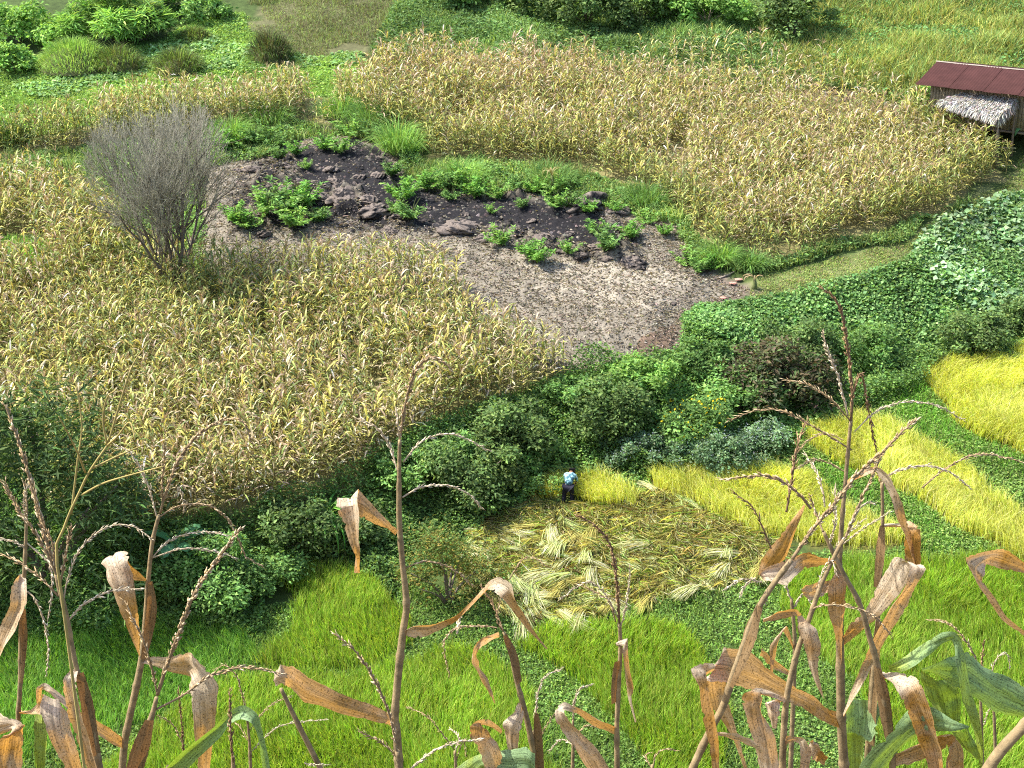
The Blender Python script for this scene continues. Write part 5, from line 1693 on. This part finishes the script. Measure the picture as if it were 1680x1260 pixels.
fg_plant("maize plant with a thick upright brown tassel at far left", 2.5,
         [(168, 1285, 16), (150, 1200, 15), (136, 1130, 12), (126, 1098, 10), (116, 1050, 10), (110, 1015, 10), (100, 975, 10), (92, 940, 9)],
         leaves=[[(118, 1097, 129, 1098, 0, 0), (104, 1113, 126, 1111, 0, -.03), (102, 1127, 125, 1127, .1, -.04), (107, 1145, 129, 1150, .3, -.04), (112, 1172, 135, 1172, .5, -.04), (123, 1200, 144, 1200, .6, -.04), (134, 1228, 153, 1230, .6, -.04), (150, 1285, 168, 1285, .6, -.04)]],
         sheath=[[(130, 1105, 14), (142, 1160, 20), (156, 1240, 20)]],
         spikes=[([(92, 940), (78, 895), (62, 842), (46, 782), (31, 730), (18, 692), (8, 664)], 15, 0, .05), ([(95, 950), (80, 905), (55, 860), (30, 830), (8, 795)], 10), ([(98, 960), (104, 930), (112, 890), (118, 862)], 10),
                 ([(104, 985), (110, 950), (130, 905), (170, 873), (215, 868), (250, 885)], 7, 2), ([(112, 1018), (140, 990), (185, 970), (230, 966)], 9, 2), ([(96, 978), (70, 945), (35, 920), (-6, 905)], 9), ([(90, 930), (88, 890), (70, 850), (55, 800)], 10)])

fg_plant("leaning maize stalk with arching tassel and folded pale leaf at left", 3.3,
         [(200, 1275, 15), (206, 1210, 14), (232, 1085, 13), (240, 1000, 10), (243, 955, 9), (250, 890, 8), (262, 840, 7)],
         leaves=[[(240, 950, 239, 953, .8, 0), (213, 922, 222, 950, .8, -.01), (205, 901, 166, 922, .1, -.03), (209, 918, 170, 937, 0, -.06), (217, 950, 180, 965, .25, -.075), (226, 1000, 196, 1003, .7, -.075), (229, 1040, 213, 1042, .9, -.07), (230, 1075, 229, 1076, .9, -.07)],
                 [(235, 1081, 230, 1087, .3, 0), (252, 1077, 254, 1093, .4, -.01), (281, 1079, 283, 1105, .55, -.02), (312, 1071, 310, 1115, .5, -.03), (336, 1095, 310, 1125, 0, -.07), (356, 1128, 311, 1142, .05, -.085), (355, 1165, 314, 1165, .3, -.09), (352, 1200, 318, 1200, .6, -.09), (346, 1257, 324, 1257, .6, -.085), (340, 1300, 332, 1300, .6, -.08)],
                 [(208, 1216, 206, 1232, .7, 0), (177, 1193, 180, 1219, .6, -.03), (150, 1177, 153, 1201, .3, -.05), (125, 1163, 128, 1185, .2, -.06)]],
         sheath=[[(246, 955, 8), (248, 1000, 16), (243, 1040, 15), (236, 1080, 8)]],
         spikes=[([(262, 842), (275, 800), (295, 752), (330, 712), (372, 690), (398, 694), (412, 722)], 12, 0), ([(258, 850), (245, 805), (230, 770), (212, 742), (190, 732)], 7, 2), ([(262, 848), (290, 832), (330, 828), (362, 842), (385, 872), (402, 912), (432, 930)], 7),
                 ([(247, 917), (280, 890), (330, 877), (380, 880)], 6, 2), ([(250, 915), (300, 901), (350, 905), (390, 916)], 6, 2), ([(266, 830), (266, 790), (270, 740), (270, 700)], 6), ([(290, 812), (298, 795), (303, 840)], 6, 2)])

fg_plant("short maize plant with a forked tassel and long slanting spike", 2.7,
         [(214, 1280, 22), (226, 1245, 20), (242, 1195, 14), (252, 1165, 10), (258, 1140, 8)],
         sheath=[[(216, 1285, 26), (232, 1225, 28), (246, 1180, 14)]],
         spikes=[([(258, 1140), (276, 1085), (300, 1020), (325, 960), (360, 912), (396, 866)], 17, 0, .12), ([(258, 1138), (250, 1080), (236, 1030), (218, 1002), (205, 985)], 9, 0, .1), ([(256, 1164), (300, 1140), (350, 1106), (400, 1094), (468, 1106)], 10, 0, .2)])

fg_plant("tallest single maize stalk in the middle with hooked tassel", 3.0,
         [(656, 1280, 17), (651, 1200, 16), (648, 1172, 15), (655, 1090, 15), (662, 1030, 14), (667, 990, 13), (660, 920, 11), (655, 850, 11), (655, 770, 8), (656, 716, 7)],
         leaves=[[(652, 872, 650, 876, .5, 0), (621, 839, 621, 863, .6, -.02), (596, 808, 594, 850, .6, -.03), (590, 804, 572, 838, .3, -.03), (590, 805, 554, 818, .05, -.045), (590, 825, 556, 832, 0, -.08), (591, 851, 561, 850, .2, -.085), (591, 890, 574, 888, .5, -.085), (590, 920, 583, 916, .7, -.08), (587, 940, 586, 940, .7, -.08)],
                 [(660, 1035, 660, 1040, .2, 0), (680, 1025, 680, 1043, .2, -.01), (707, 1024, 704, 1041, .6, -.02), (735, 1014, 732, 1028, .7, -.03), (754, 1005, 752, 1016, .8, -.04), (778, 982, 782, 987, .8, -.05), (792, 967, 797, 969, .6, -.05), (804, 954, 803, 968, .1, -.06), (822, 946, 812, 970, 0, -.09), (840, 958, 823, 980, .1, -.11), (846, 980, 834, 992, .6, -.11), (859, 1004, 853, 1013, .7, -.10), (873, 1030, 870, 1036, .6, -.1), (898, 1064, 897, 1066, .4, -.09)],
                 [(646, 1180, 645, 1192, .6, 0), (633, 1167, 630, 1188, .6, -.02), (593, 1150, 590, 1180, .7, -.03), (550, 1135, 545, 1167, .6, -.04), (500, 1107, 500, 1153, .4, -.06), (478, 1094, 478, 1132, .1, -.08), (460, 1092, 462, 1122, 0, -.10), (450, 1104, 452, 1127, .1, -.09)]],
         spikes=[([(656, 716), (664, 668), (676, 622), (694, 592), (714, 586), (742, 606)], 13, 0, .02), ([(652, 772), (641, 740), (620, 706), (588, 687)], 8, 2), ([(662, 758), (690, 726), (730, 712), (770, 722), (802, 740)], 7, 2),
                 ([(660, 816), (690, 798), (730, 793), (765, 806), (790, 832)], 7, 2), ([(656, 720), (654, 700), (652, 678)], 9, 2), ([(665, 932), (684, 918), (706, 912), (742, 926), (776, 962)], 6)])

fg_plant("brown curving tassel spike crossing the foot of the tallest stalk", 2.8,
         [(664, 1290, 13), (656, 1262, 12), (652, 1230, 9)],
         spikes=[([(652, 1240), (642, 1185), (626, 1140), (605, 1100), (580, 1066), (548, 1040)], 11, 0, .05), ([(657, 1248), (627, 1227), (590, 1200)], 8), ([(664, 1270), (710, 1234), (747, 1220), (788, 1213)], 9, 2)])

fg_plant("maize stem leaning under the folded leaf at lower middle left", 3.2,
         [(535, 1290, 12), (525, 1260, 11), (490, 1190, 10), (460, 1128, 7)], spikes=[([(500, 1252), (520, 1246), (536, 1254)], 6, 2)])

fg_plant("dark maize stem with dangling curled leaf in the middle", 3.4,
         [(884, 1290, 13), (875, 1230, 12), (862, 1170, 11), (846, 1110, 9), (836, 1060, 8), (826, 1036, 6)],
         leaves=[[(819, 1039, 819, 1046, .7, 0), (800, 1043, 797, 1057, .8, -.01), (783, 1053, 785, 1066, .5, -.02), (773, 1072, 781, 1078, .3, -.03), (775, 1090, 786, 1094, .2, -.03), (788, 1115, 800, 1115, .5, -.03), (803, 1137, 809, 1138, .6, -.03), (812, 1153, 812, 1154, .6, -.03)],
                 [(852, 1153, 858, 1153, .2, 0), (842, 1170, 860, 1168, .05, -.02), (824, 1187, 857, 1190, .05, -.04), (828, 1208, 851, 1208, .3, -.04), (835, 1240, 848, 1240, .4, -.04), (840, 1280, 846, 1280, .4, -.04)],
                 [(824, 1196, 822, 1204, .3, 0), (806, 1183, 803, 1192, 0, -.02), (786, 1181, 784, 1190, .1, -.04), (771, 1192, 800, 1196, .8, -.06), (772, 1208, 806, 1208, .5, -.06), (783, 1230, 818, 1222, .3, -.06), (800, 1275, 832, 1265, .3, -.06)]],
         sheath=[[(828, 1042, 8), (842, 1078, 14), (852, 1120, 8)], [(880, 1170, 6), (882, 1205, 14), (886, 1262, 14)]],
         spikes=[([(826, 1036), (814, 1006), (800, 980), (790, 960)], 6, 1), ([(816, 1030), (790, 1030), (748, 1036), (728, 1060), (738, 1110)], 6), ([(826, 1036), (816, 1010), (820, 985)], 5), ([(836, 950), (858, 918), (878, 916), (896, 930)], 5), ([(750, 1040), (753, 1020), (757, 1012)], 9, 2)],
         green=[[(745, 1262, 770, 1290, .6, 0), (775, 1242, 795, 1262, .6, -.02), (795, 1236, 800, 1262, .1, -.05), (830, 1231, 835, 1275, .05, -.06), (862, 1228, 868, 1275, 0, -.07), (877, 1240, 880, 1290, 0, -.07)]])

fg_plant("slender maize stalk with bowed tassel right of the middle", 3.5,
         [(1013, 1290, 11), (1012, 1200, 10), (1015, 1120, 9), (1018, 1060, 8), (1016, 1020, 7)],
         leaves=[[(1010, 1055, 1012, 1060, 0, 0), (1018, 1050, 1020, 1060, 0, -.01), (1030, 1047, 1024, 1058, .1, -.02), (1031, 1070, 1022, 1070, .5, -.03), (1034, 1100, 1025, 1100, .7, -.03), (1040, 1130, 1028, 1128, .5, -.03), (1036, 1150, 1030, 1145, .1, -.03), (1043, 1185, 1042, 1185, .2, -.03)],
                 [(1011, 1193, 1008, 1202, .7, 0), (987, 1180, 983, 1194, .6, -.01), (953, 1163, 950, 1172, .3, -.03), (927, 1153, 927, 1166, 0, -.05), (912, 1162, 927, 1172, 0, -.07), (912, 1182, 938, 1186, .3, -.075), (928, 1210, 958, 1207, .2, -.075), (948, 1238, 982, 1232, .2, -.075), (975, 1280, 1010, 1275, .2, -.07)]],
         sheath=[[(1013, 1085, 8), (1010, 1115, 12), (1008, 1155, 8)]],
         spikes=[([(1016, 1022), (1014, 985), (1010, 940), (1000, 892), (976, 862), (946, 845)], 11, 1, .03), ([(1018, 1030), (1028, 985), (1034, 930)], 6, 2), ([(1015, 1015), (990, 972), (962, 956), (918, 984)], 5, 2), ([(1010, 1020), (1000, 985), (980, 972), (950, 958)], 6)])

for lab, Yw, stk, spk in (
    ("low dry tassel with a bent tip beside the slender stalk", 3.6, [(872, 1290, 8), (874, 1250, 7), (876, 1196, 5)], [([(876, 1198), (884, 1132), (898, 1108), (922, 1097)], 6, 2), ([(876, 1220), (900, 1182), (914, 1164)], 4)]),
    ("small curled tassel left of the slender stalk's lower leaf", 3.7, [(938, 1290, 8), (940, 1230, 6), (940, 1180, 4)], [([(940, 1180), (942, 1145), (950, 1126), (972, 1122)], 6, 2), ([(940, 1222), (920, 1216), (902, 1232)], 5, 2), ([(940, 1215), (960, 1194), (990, 1196)], 4)]),
    ("dark straight tassel spike left of the green curved leaf", 2.9, [(384, 1300, 10), (383, 1270, 9), (382, 1240, 7)], [([(383, 1255), (381, 1190), (377, 1134)], 11, 1, 0)]),
    ("dark thin tassel spike behind the long hanging leaf", 3.6, [(304, 1300, 7), (303, 1260, 6)], [([(303, 1265), (300, 1190), (293, 1132)], 7, 1, 0), ([(303, 1230), (285, 1195), (262, 1175)], 5)]),
    ("arched pale tassel over the green paddy at lower left", 3.8, [(412, 1300, 7), (410, 1230, 6), (406, 1180, 4)], [([(406, 1190), (400, 1140), (390, 1104), (372, 1087), (352, 1098)], 5), ([(408, 1200), (440, 1162), (477, 1142)], 4), ([(410, 1236), (440, 1205), (470, 1188), (537, 1180)], 4, 2), ([(406, 1215), (395, 1195), (385, 1185)], 4)]),
    ("fine branching tassel low in front of the rounded paddy", 3.9, [(750, 1300, 7), (748, 1262, 6), (746, 1228, 5)], [([(746, 1230), (727, 1200), (700, 1169), (667, 1160)], 5), ([(747, 1235), (752, 1205), (738, 1195)], 5, 2), ([(748, 1250), (760, 1215), (765, 1240)], 4)]),
    ("small dry tassel low beside the slender stalk", 3.9, [(1068, 1300, 7), (1070, 1262, 6), (1072, 1250, 4)], [([(1072, 1255), (1076, 1240), (1090, 1230), (1112, 1232)], 5), ([(1070, 1262), (1060, 1246), (1066, 1236)], 6)]),
    ("hooked tassel beside the green leaves at lower right", 3.8, [(1612, 1300, 7), (1610, 1180, 6), (1606, 1090, 5)], [([(1606, 1095), (1594, 1066), (1570, 1030), (1545, 1014), (1522, 1017)], 7), ([(1609, 1110), (1613, 1080), (1614, 1052)], 7, 1)]),
    ("looped pale tassel above the broad green leaf at right", 3.9, [(1634, 1300, 7), (1632, 1200, 6), (1628, 1120, 4)], [([(1628, 1125), (1630, 1095), (1642, 1076), (1654, 1076), (1657, 1096)], 5, 2), ([(1632, 1150), (1620, 1168), (1614, 1190)], 5, 2)]),
):
    fg_plant(lab, Yw, stk, spikes=spk)


fg_plant("tall maize plant with tassel rising highest in the right cluster", 3.2,
         [(1387, 1290, 19), (1381, 1200, 18), (1379, 1130, 17), (1378, 1060, 16), (1377, 1000, 14), (1376, 940, 12), (1381, 860, 9), (1386, 800, 8), (1394, 710, 7), (1396, 690, 6)],
         leaves=[[(1374, 917, 1373, 923, .9, 0), (1348, 912, 1345, 928, .9, -.02), (1326, 903, 1316, 931, .7, -.03), (1300, 914, 1306, 943, 0, -.06), (1275, 923, 1290, 961, .1, -.08), (1250, 934, 1262, 953, .2, -.08), (1244, 942, 1252, 948, .5, -.07), (1248, 926, 1288, 918, .9, -.05), (1265, 902, 1300, 897, .9, -.04), (1290, 865, 1308, 866, .9, -.03), (1318, 828, 1321, 829, .8, -.03)],
                 [(1370, 940, 1382, 941, .5, 0), (1361, 955, 1389, 955, .7, -.03), (1359, 975, 1390, 975, .8, -.04), (1359, 998, 1388, 998, .7, -.04), (1366, 1025, 1385, 1025, .6, -.035), (1373, 1055, 1382, 1055, .5, -.03), (1378, 1090, 1381, 1090, .5, -.03)],
                 [(1364, 952, 1364, 968, .6, 0), (1345, 954, 1345, 980, .05, -.02), (1325, 958, 1328, 983, 0, -.05), (1313, 964, 1318, 976, .1, -.05)],
                 [(1384, 1045, 1384, 1060, .8, 0), (1397, 1023, 1417, 1034, .7, -.02), (1420, 1000, 1440, 1014, .3, -.03), (1440, 958, 1476, 975, .2, -.04), (1465, 916, 1502, 930, .05, -.05), (1492, 926, 1519, 934, .1, -.08), (1484, 962, 1506, 956, .1, -.09), (1460, 992, 1489, 986, .15, -.09), (1443, 1028, 1464, 1028, .2, -.09), (1417, 1080, 1438, 1078, .2, -.08), (1403, 1118, 1415, 1125, .2, -.07), (1383, 1172, 1385, 1176, .2, -.06)],
                 [(1381, 1171, 1376, 1195, .8, 0), (1354, 1160, 1354, 1186, .8, -.02), (1335, 1142, 1318, 1163, .6, -.03), (1297, 1121, 1288, 1150, .3, -.05), (1261, 1096, 1250, 1132, .1, -.07), (1227, 1065, 1222, 1130, .05, -.09), (1209, 1061, 1192, 1121, 0, -.10), (1190, 1061, 1160, 1116, 0, -.115), (1192, 1100, 1159, 1120, .3, -.10), (1192, 1130, 1162, 1138, .6, -.09), (1197, 1163, 1170, 1163, .6, -.09), (1206, 1195, 1187, 1190, .6, -.09), (1217, 1228, 1204, 1218, .6, -.09), (1232, 1280, 1226, 1275, .6, -.09)]],
         spikes=[([(1396, 700), (1398, 640), (1391, 572), (1381, 514), (1366, 486), (1346, 472)], 12, 1, .0), ([(1391, 682), (1376, 622), (1361, 582), (1348, 545)], 9, 2), ([(1398, 650), (1410, 610), (1416, 632), (1428, 696), (1438, 742)], 9, 1), ([(1395, 690), (1360, 650), (1322, 626), (1285, 622)], 6, 0),
                 ([(1402, 708), (1440, 672), (1490, 657), (1540, 666), (1582, 690)], 6, 2), ([(1397, 738), (1340, 702), (1282, 672), (1240, 672), (1194, 690)], 7, 0), ([(1384, 722), (1360, 717), (1333, 724), (1303, 748)], 5), ([(1388, 775), (1347, 764), (1305, 770)], 6), ([(1353, 832), (1349, 803), (1339, 773), (1322, 746)], 7, 2)])

fg_plant("slanting maize stalk crossing the right cluster with thick brown tassel", 2.6,
         [(1128, 1280, 15), (1140, 1252, 15), (1163, 1203, 14), (1187, 1157, 14), (1203, 1107, 13), (1223, 1053, 13), (1243, 1000, 12), (1270, 957, 11), (1300, 917, 10)],
         leaves=[[(1166, 1201, 1167, 1204, .2, 0), (1200, 1203, 1199, 1213, .2, -.02), (1228, 1212, 1226, 1223, 0, -.03), (1252, 1232, 1250, 1235, .1, -.04)],
                 [(1172, 1088, 1172, 1100, .2, .03), (1150, 1089, 1158, 1112, .2, 0), (1139, 1097, 1160, 1115, .1, -.02), (1147, 1125, 1162, 1128, .7, -.03), (1155, 1175, 1173, 1170, .8, -.03), (1162, 1215, 1180, 1210, .8, -.03), (1171, 1285, 1180, 1285, .8, -.03)]],
         sheath=[[(1246, 995, 10), (1230, 1040, 22), (1214, 1085, 18), (1198, 1128, 10)]],
         spikes=[([(1300, 917), (1332, 870), (1358, 840), (1403, 782), (1446, 744), (1480, 708), (1504, 687)], 16, 0, .05), ([(1330, 834), (1310, 808), (1280, 784), (1246, 777), (1188, 786)], 12, 0), ([(1290, 840), (1297, 787), (1308, 722), (1324, 690)], 10, 1),
                 ([(1268, 960), (1256, 985), (1244, 1010)], 7, 2), ([(1265, 900), (1253, 870), (1234, 832), (1202, 807)], 7, 1), ([(1250, 955), (1216, 952), (1188, 968)], 6, 2), ([(1240, 948), (1226, 962), (1214, 976)], 7, 2)])

fg_plant("thin bowed maize stem inside the right cluster", 2.9,
         [(1282, 1290, 14), (1284, 1240, 14), (1290, 1150, 12), (1307, 1073, 11), (1327, 1017, 10), (1347, 960, 9), (1367, 917, 8), (1387, 880, 7)],
         leaves=[[(1290, 1146, 1289, 1151, .2, 0), (1262, 1132, 1270, 1145, .1, -.02), (1240, 1130, 1252, 1142, .0, -.03), (1224, 1137, 1253, 1145, .8, -.05), (1223, 1155, 1252, 1163, .7, -.06), (1226, 1182, 1262, 1187, .15, -.065), (1235, 1210, 1274, 1212, .2, -.065), (1244, 1255, 1278, 1255, .2, -.06), (1248, 1290, 1280, 1290, .2, -.06)],
                 [(1280, 1146, 1282, 1152, .3, 0), (1255, 1152, 1280, 1154, .1, -.02), (1258, 1170, 1278, 1175, .1, -.03), (1266, 1192, 1272, 1196, .1, -.03)],
                 [(1310, 1010, 1318, 1012, .2, 0), (1308, 1030, 1340, 1032, .3, -.02), (1318, 1058, 1348, 1062, .5, -.03), (1326, 1090, 1342, 1090, .2, -.03), (1334, 1115, 1344, 1115, .3, -.03), (1350, 1145, 1352, 1146, .3, -.03)],
                 [(1252, 1016, 1252, 1020, .4, 0), (1280, 1001, 1281, 1015, .7, -.01), (1306, 999, 1305, 1010, .8, -.01), (1314, 1008, 1310, 1018, .3, 0)],
                 [(1288, 1238, 1287, 1246, .9, 0), (1290, 1208, 1290, 1222, .4, -.01), (1305, 1207, 1308, 1216, 0, -.03), (1322, 1213, 1312, 1224, .1, -.05), (1332, 1232, 1313, 1245, .3, -.05), (1322, 1285, 1308, 1285, .4, -.05)],
                 [(1324, 1214, 1326, 1230, .1, 0), (1336, 1213, 1334, 1240, .1, -.02), (1346, 1228, 1340, 1248, .9, -.03), (1359, 1243, 1352, 1256, .9, -.03)]],
         spikes=[([(1387, 882), (1404, 838), (1427, 787), (1448, 740)], 11, 0, .05), ([(1380, 895), (1420, 862), (1460, 840)], 6, 2), ([(1330, 1000), (1352, 988), (1400, 990), (1434, 1008), (1462, 1042)], 8), ([(1340, 975), (1352, 940), (1366, 925), (1374, 945)], 6, 2), ([(1395, 860), (1418, 836), (1436, 826)], 8, 2)])

fg_plant("maize stem leaning right with large orange hanging leaf in the right cluster", 3.0,
         [(1464, 1290, 13), (1463, 1223, 13), (1453, 1157, 13), (1440, 1093, 12), (1427, 1047, 11), (1410, 990, 10), (1387, 947, 9), (1367, 907, 8), (1350, 870, 7)],
         leaves=[[(1446, 1103, 1444, 1108, .1, 0), (1475, 1107, 1462, 1121, .0, -.03), (1502, 1111, 1474, 1138, .0, -.06), (1513, 1126, 1480, 1150, .6, -.075), (1526, 1160, 1490, 1170, .8, -.08), (1538, 1201, 1500, 1196, .8, -.08), (1546, 1230, 1515, 1228, .8, -.08), (1550, 1285, 1530, 1280, .8, -.08)],
                 [(1466, 1236, 1464, 1258, .3, 0), (1498, 1222, 1492, 1248, .6, -.01), (1542, 1204, 1548, 1226, .7, -.03), (1562, 1203, 1562, 1220, .3, -.05), (1572, 1214, 1556, 1230, .1, -.06), (1580, 1234, 1551, 1243, .6, -.06), (1576, 1285, 1549, 1285, .7, -.06)]],
         sheath=[[(1438, 1095, 10), (1448, 1140, 20), (1456, 1190, 18), (1462, 1235, 10)]],
         spikes=[([(1350, 872), (1338, 840), (1330, 815)], 9), ([(1360, 895), (1366, 850), (1370, 800)], 7, 2), ([(1366, 905), (1392, 870), (1420, 850)], 6, 2)],
         green=[[(1458, 1094, 1458, 1100, .9, 0), (1478, 1080, 1478, 1102, .7, -.02), (1494, 1069, 1500, 1092, .3, -.03), (1523, 1050, 1525, 1074, .1, -.05), (1548, 1039, 1545, 1060, 0, -.07), (1566, 1038, 1561, 1054, 0, -.09), (1578, 1055, 1566, 1066, .05, -.10), (1586, 1087, 1570, 1088, .3, -.10), (1591, 1115, 1574, 1115, .4, -.10), (1599, 1150, 1580, 1150, .5, -.10), (1607, 1180, 1590, 1182, .8, -.09), (1611, 1212, 1600, 1212, .9, -.09), (1611, 1270, 1608, 1270, .9, -.09)],
                [(1395, 1290, 1450, 1290, .1, 0), (1410, 1260, 1456, 1262, .1, 0), (1431, 1235, 1480, 1232, .05, -.02), (1462, 1203, 1502, 1212, 0, -.04), (1488, 1171, 1520, 1207, 0, -.06), (1528, 1161, 1545, 1203, 0, -.08), (1562, 1180, 1566, 1200, .05, -.1), (1590, 1192, 1589, 1195, .1, -.1)],
                [(1563, 1202, 1589, 1194, .7, -.08), (1572, 1216, 1596, 1210, .8, -.07), (1582, 1230, 1605, 1228, .8, -.07), (1598, 1242, 1611, 1246, .8, -.07)]])

fg_plant("dark maize stem with a long pale leaf dropping from its bent top", 3.4,
         [(1420, 1290, 13), (1424, 1233, 13), (1433, 1107, 11), (1440, 1017, 9), (1444, 950, 8), (1448, 864, 7), (1447, 790, 6)],
         leaves=[[(1384, 796, 1386, 804, .8, 0), (1405, 776, 1404, 788, .9, -.01), (1428, 766, 1430, 776, .3, -.02), (1444, 767, 1438, 772, 0, -.04), (1463, 785, 1452, 797, 0, -.06), (1473, 805, 1463, 816, .05, -.065), (1483, 833, 1468, 842, .4, -.065), (1488, 860, 1477, 864, .5, -.06), (1497, 890, 1489, 893, .5, -.06), (1508, 947, 1506, 947, .4, -.05)],
                 [(1449, 861, 1449, 864, .2, 0), (1478, 859, 1478, 864, .2, -.02), (1494, 856, 1488, 868, .3, -.03), (1510, 868, 1484, 884, .8, -.05), (1512, 890, 1484, 903, .95, -.055), (1512, 912, 1486, 918, .95, -.055), (1510, 930, 1496, 928, .9, -.055)]],
         sheath=[[(1448, 864, 8), (1444, 905, 15), (1438, 965, 8)], [(1441, 1020, 8), (1436, 1100, 15), (1428, 1220, 13)]],
         spikes=[([(1447, 795), (1457, 774), (1480, 760), (1513, 755), (1554, 768), (1591, 800)], 8, 2), ([(1513, 800), (1553, 771), (1597, 751), (1637, 750), (1690, 762)], 7, 0), ([(1447, 800), (1440, 770), (1444, 750)], 6)],
         green=[[(1386, 1148, 1441, 1150, .1, 0), (1386, 1175, 1440, 1178, .0, -.02), (1386, 1200, 1432, 1212, .0, -.03), (1388, 1206, 1420, 1214, .8, -.02), (1392, 1270, 1416, 1260, .7, 0)]])

fg_plant("maize plant beyond the right edge with a twisted brown leaf and broad green leaf", 3.0,
         [(1712, 1290, 18), (1708, 1150, 16), (1704, 1000, 12), (1702, 900, 9)],
         leaves=[[(1712, 945, 1712, 960, .8, 0), (1680, 922, 1680, 940, .8, -.02), (1654, 903, 1640, 932, .8, -.04), (1638, 900, 1619, 926, .1, -.06), (1608, 905, 1615, 932, 0, -.085), (1583, 913, 1612, 944, .05, -.1), (1592, 937, 1611, 952, .2, -.1), (1602, 958, 1616, 960, .3, -.1), (1622, 985, 1636, 985, .3, -.095), (1645, 1018, 1652, 1012, .3, -.09), (1690, 1048, 1692, 1044, .3, -.09)]],
         spikes=[([(1702, 905), (1700, 860), (1706, 800)], 8)],
         green=[[(1513, 1099, 1514, 1101, .3, -.1), (1542, 1088, 1537, 1108, .05, -.08), (1567, 1079, 1560, 1124, 0, -.06), (1592, 1071, 1585, 1138, 0, -.04), (1618, 1096, 1608, 1150, 0, -.03), (1654, 1111, 1637, 1172, .05, -.01), (1682, 1131, 1680, 1183, .1, 0), (1712, 1160, 1710, 1200, .1, 0)],
                [(1513, 1102, 1552, 1118, .7, 0), (1511, 1118, 1572, 1133, .75, .01), (1518, 1140, 1576, 1150, .8, .02), (1530, 1165, 1576, 1172, .8, .02), (1555, 1188, 1572, 1190, .8, .02)]])
fg_plant("thick brown maize stem slanting across the lower right corner", 2.2,
         [(1606, 1285, 22), (1640, 1234, 22), (1684, 1186, 20), (1740, 1120, 18)])
fg_plant("withered maize plant low in the right cluster behind the wide pale leaf", 3.7,
         [(1296, 1290, 10), (1300, 1180, 9), (1304, 1060, 8), (1298, 980, 6)],
         leaves=[[(1300, 1106, 1300, 1112, .5, 0), (1272, 1082, 1268, 1096, .4, -.03), (1250, 1062, 1248, 1072, .4, -.05)], [(1304, 1062, 1304, 1068, .4, 0), (1290, 1026, 1284, 1036, .4, -.03), (1276, 1060, 1264, 1060, .5, -.05), (1268, 1110, 1264, 1110, .5, -.05)]],
         spikes=[([(1298, 985), (1290, 960), (1294, 930)], 7, 2), ([(1300, 1000), (1320, 975), (1330, 990)], 6, 2)])
fg_plant("maize stalk with a curved pale green leaf at lower left", 3.0,
         [(268, 1300, 12), (274, 1268, 12), (278, 1256, 10)],
         green=[[(268, 1262, 290, 1275, .5, 0), (300, 1230, 322, 1245, .3, -.02), (355, 1187, 362, 1208, .1, -.05), (373, 1167, 378, 1188, 0, -.07), (400, 1156, 396, 1180, 0, -.09), (421, 1171, 412, 1187, .05, -.1), (431, 1205, 422, 1210, .1, -.1), (440, 1240, 428, 1245, .1, -.1), (447, 1285, 436, 1285, .1, -.1)]])

# a wiry grass flower head close to the viewer
root = bpy.data.objects.new("grass_flower_head", None)
COL.objects.link(root)
Yg = 1.9
M_GSTEM = mat_rough("dry_grass_stem", base=(0.34, 0.28, 0.10), nscale=30, namt=0.3, bump=0.0)
b0 = onY(92, 905, Yg)
g0 = float(hgt(b0[0] - 0.03, Yg))
root.location = (b0[0] - 0.03, Yg, g0)
rl = np.array(root.location)
tag(root, "yellowish wiry grass flower head with splayed rays at left", "grass")
stem = [rl + (b0 - rl) * t_ for t_ in (0, 0.2, 0.4, 0.6, 0.8, 0.92)] + [b0] + [onY(a, b, Yg) for a, b in ((103, 872), (115, 840), (131, 806), (147, 773), (176, 731))]
V, F = tube(spline(np.array(stem) - rl, 24), np.linspace(0.003, 0.0016, 24), 6)
link("stem", make_mesh("stem", V, F, None, [M_GSTEM], smooth=True), root)
for pts in ([(176, 731), (170, 688), (177, 650), (192, 636)], [(176, 731), (196, 660), (213, 607), (234, 577)], [(176, 731), (200, 703), (226, 668), (241, 684)], [(134, 812), (175, 782), (222, 758), (284, 732)], [(152, 768), (190, 758), (232, 749)],
            [(117, 842), (126, 755), (131, 703), (120, 634)], [(140, 775), (138, 715), (124, 640)]):
    P = spline(np.array([onY(a, b, Yg) for a, b in pts]) - rl, 16)
    P[:, 1] += np.linspace(0, fr.normal(0, 0.05), 16)
    V, F = tube(P, np.linspace(0.0018, 0.0009, 16), 5)
    link("ray", make_mesh("ray", V, F, None, [M_GSTEM], smooth=True), root)
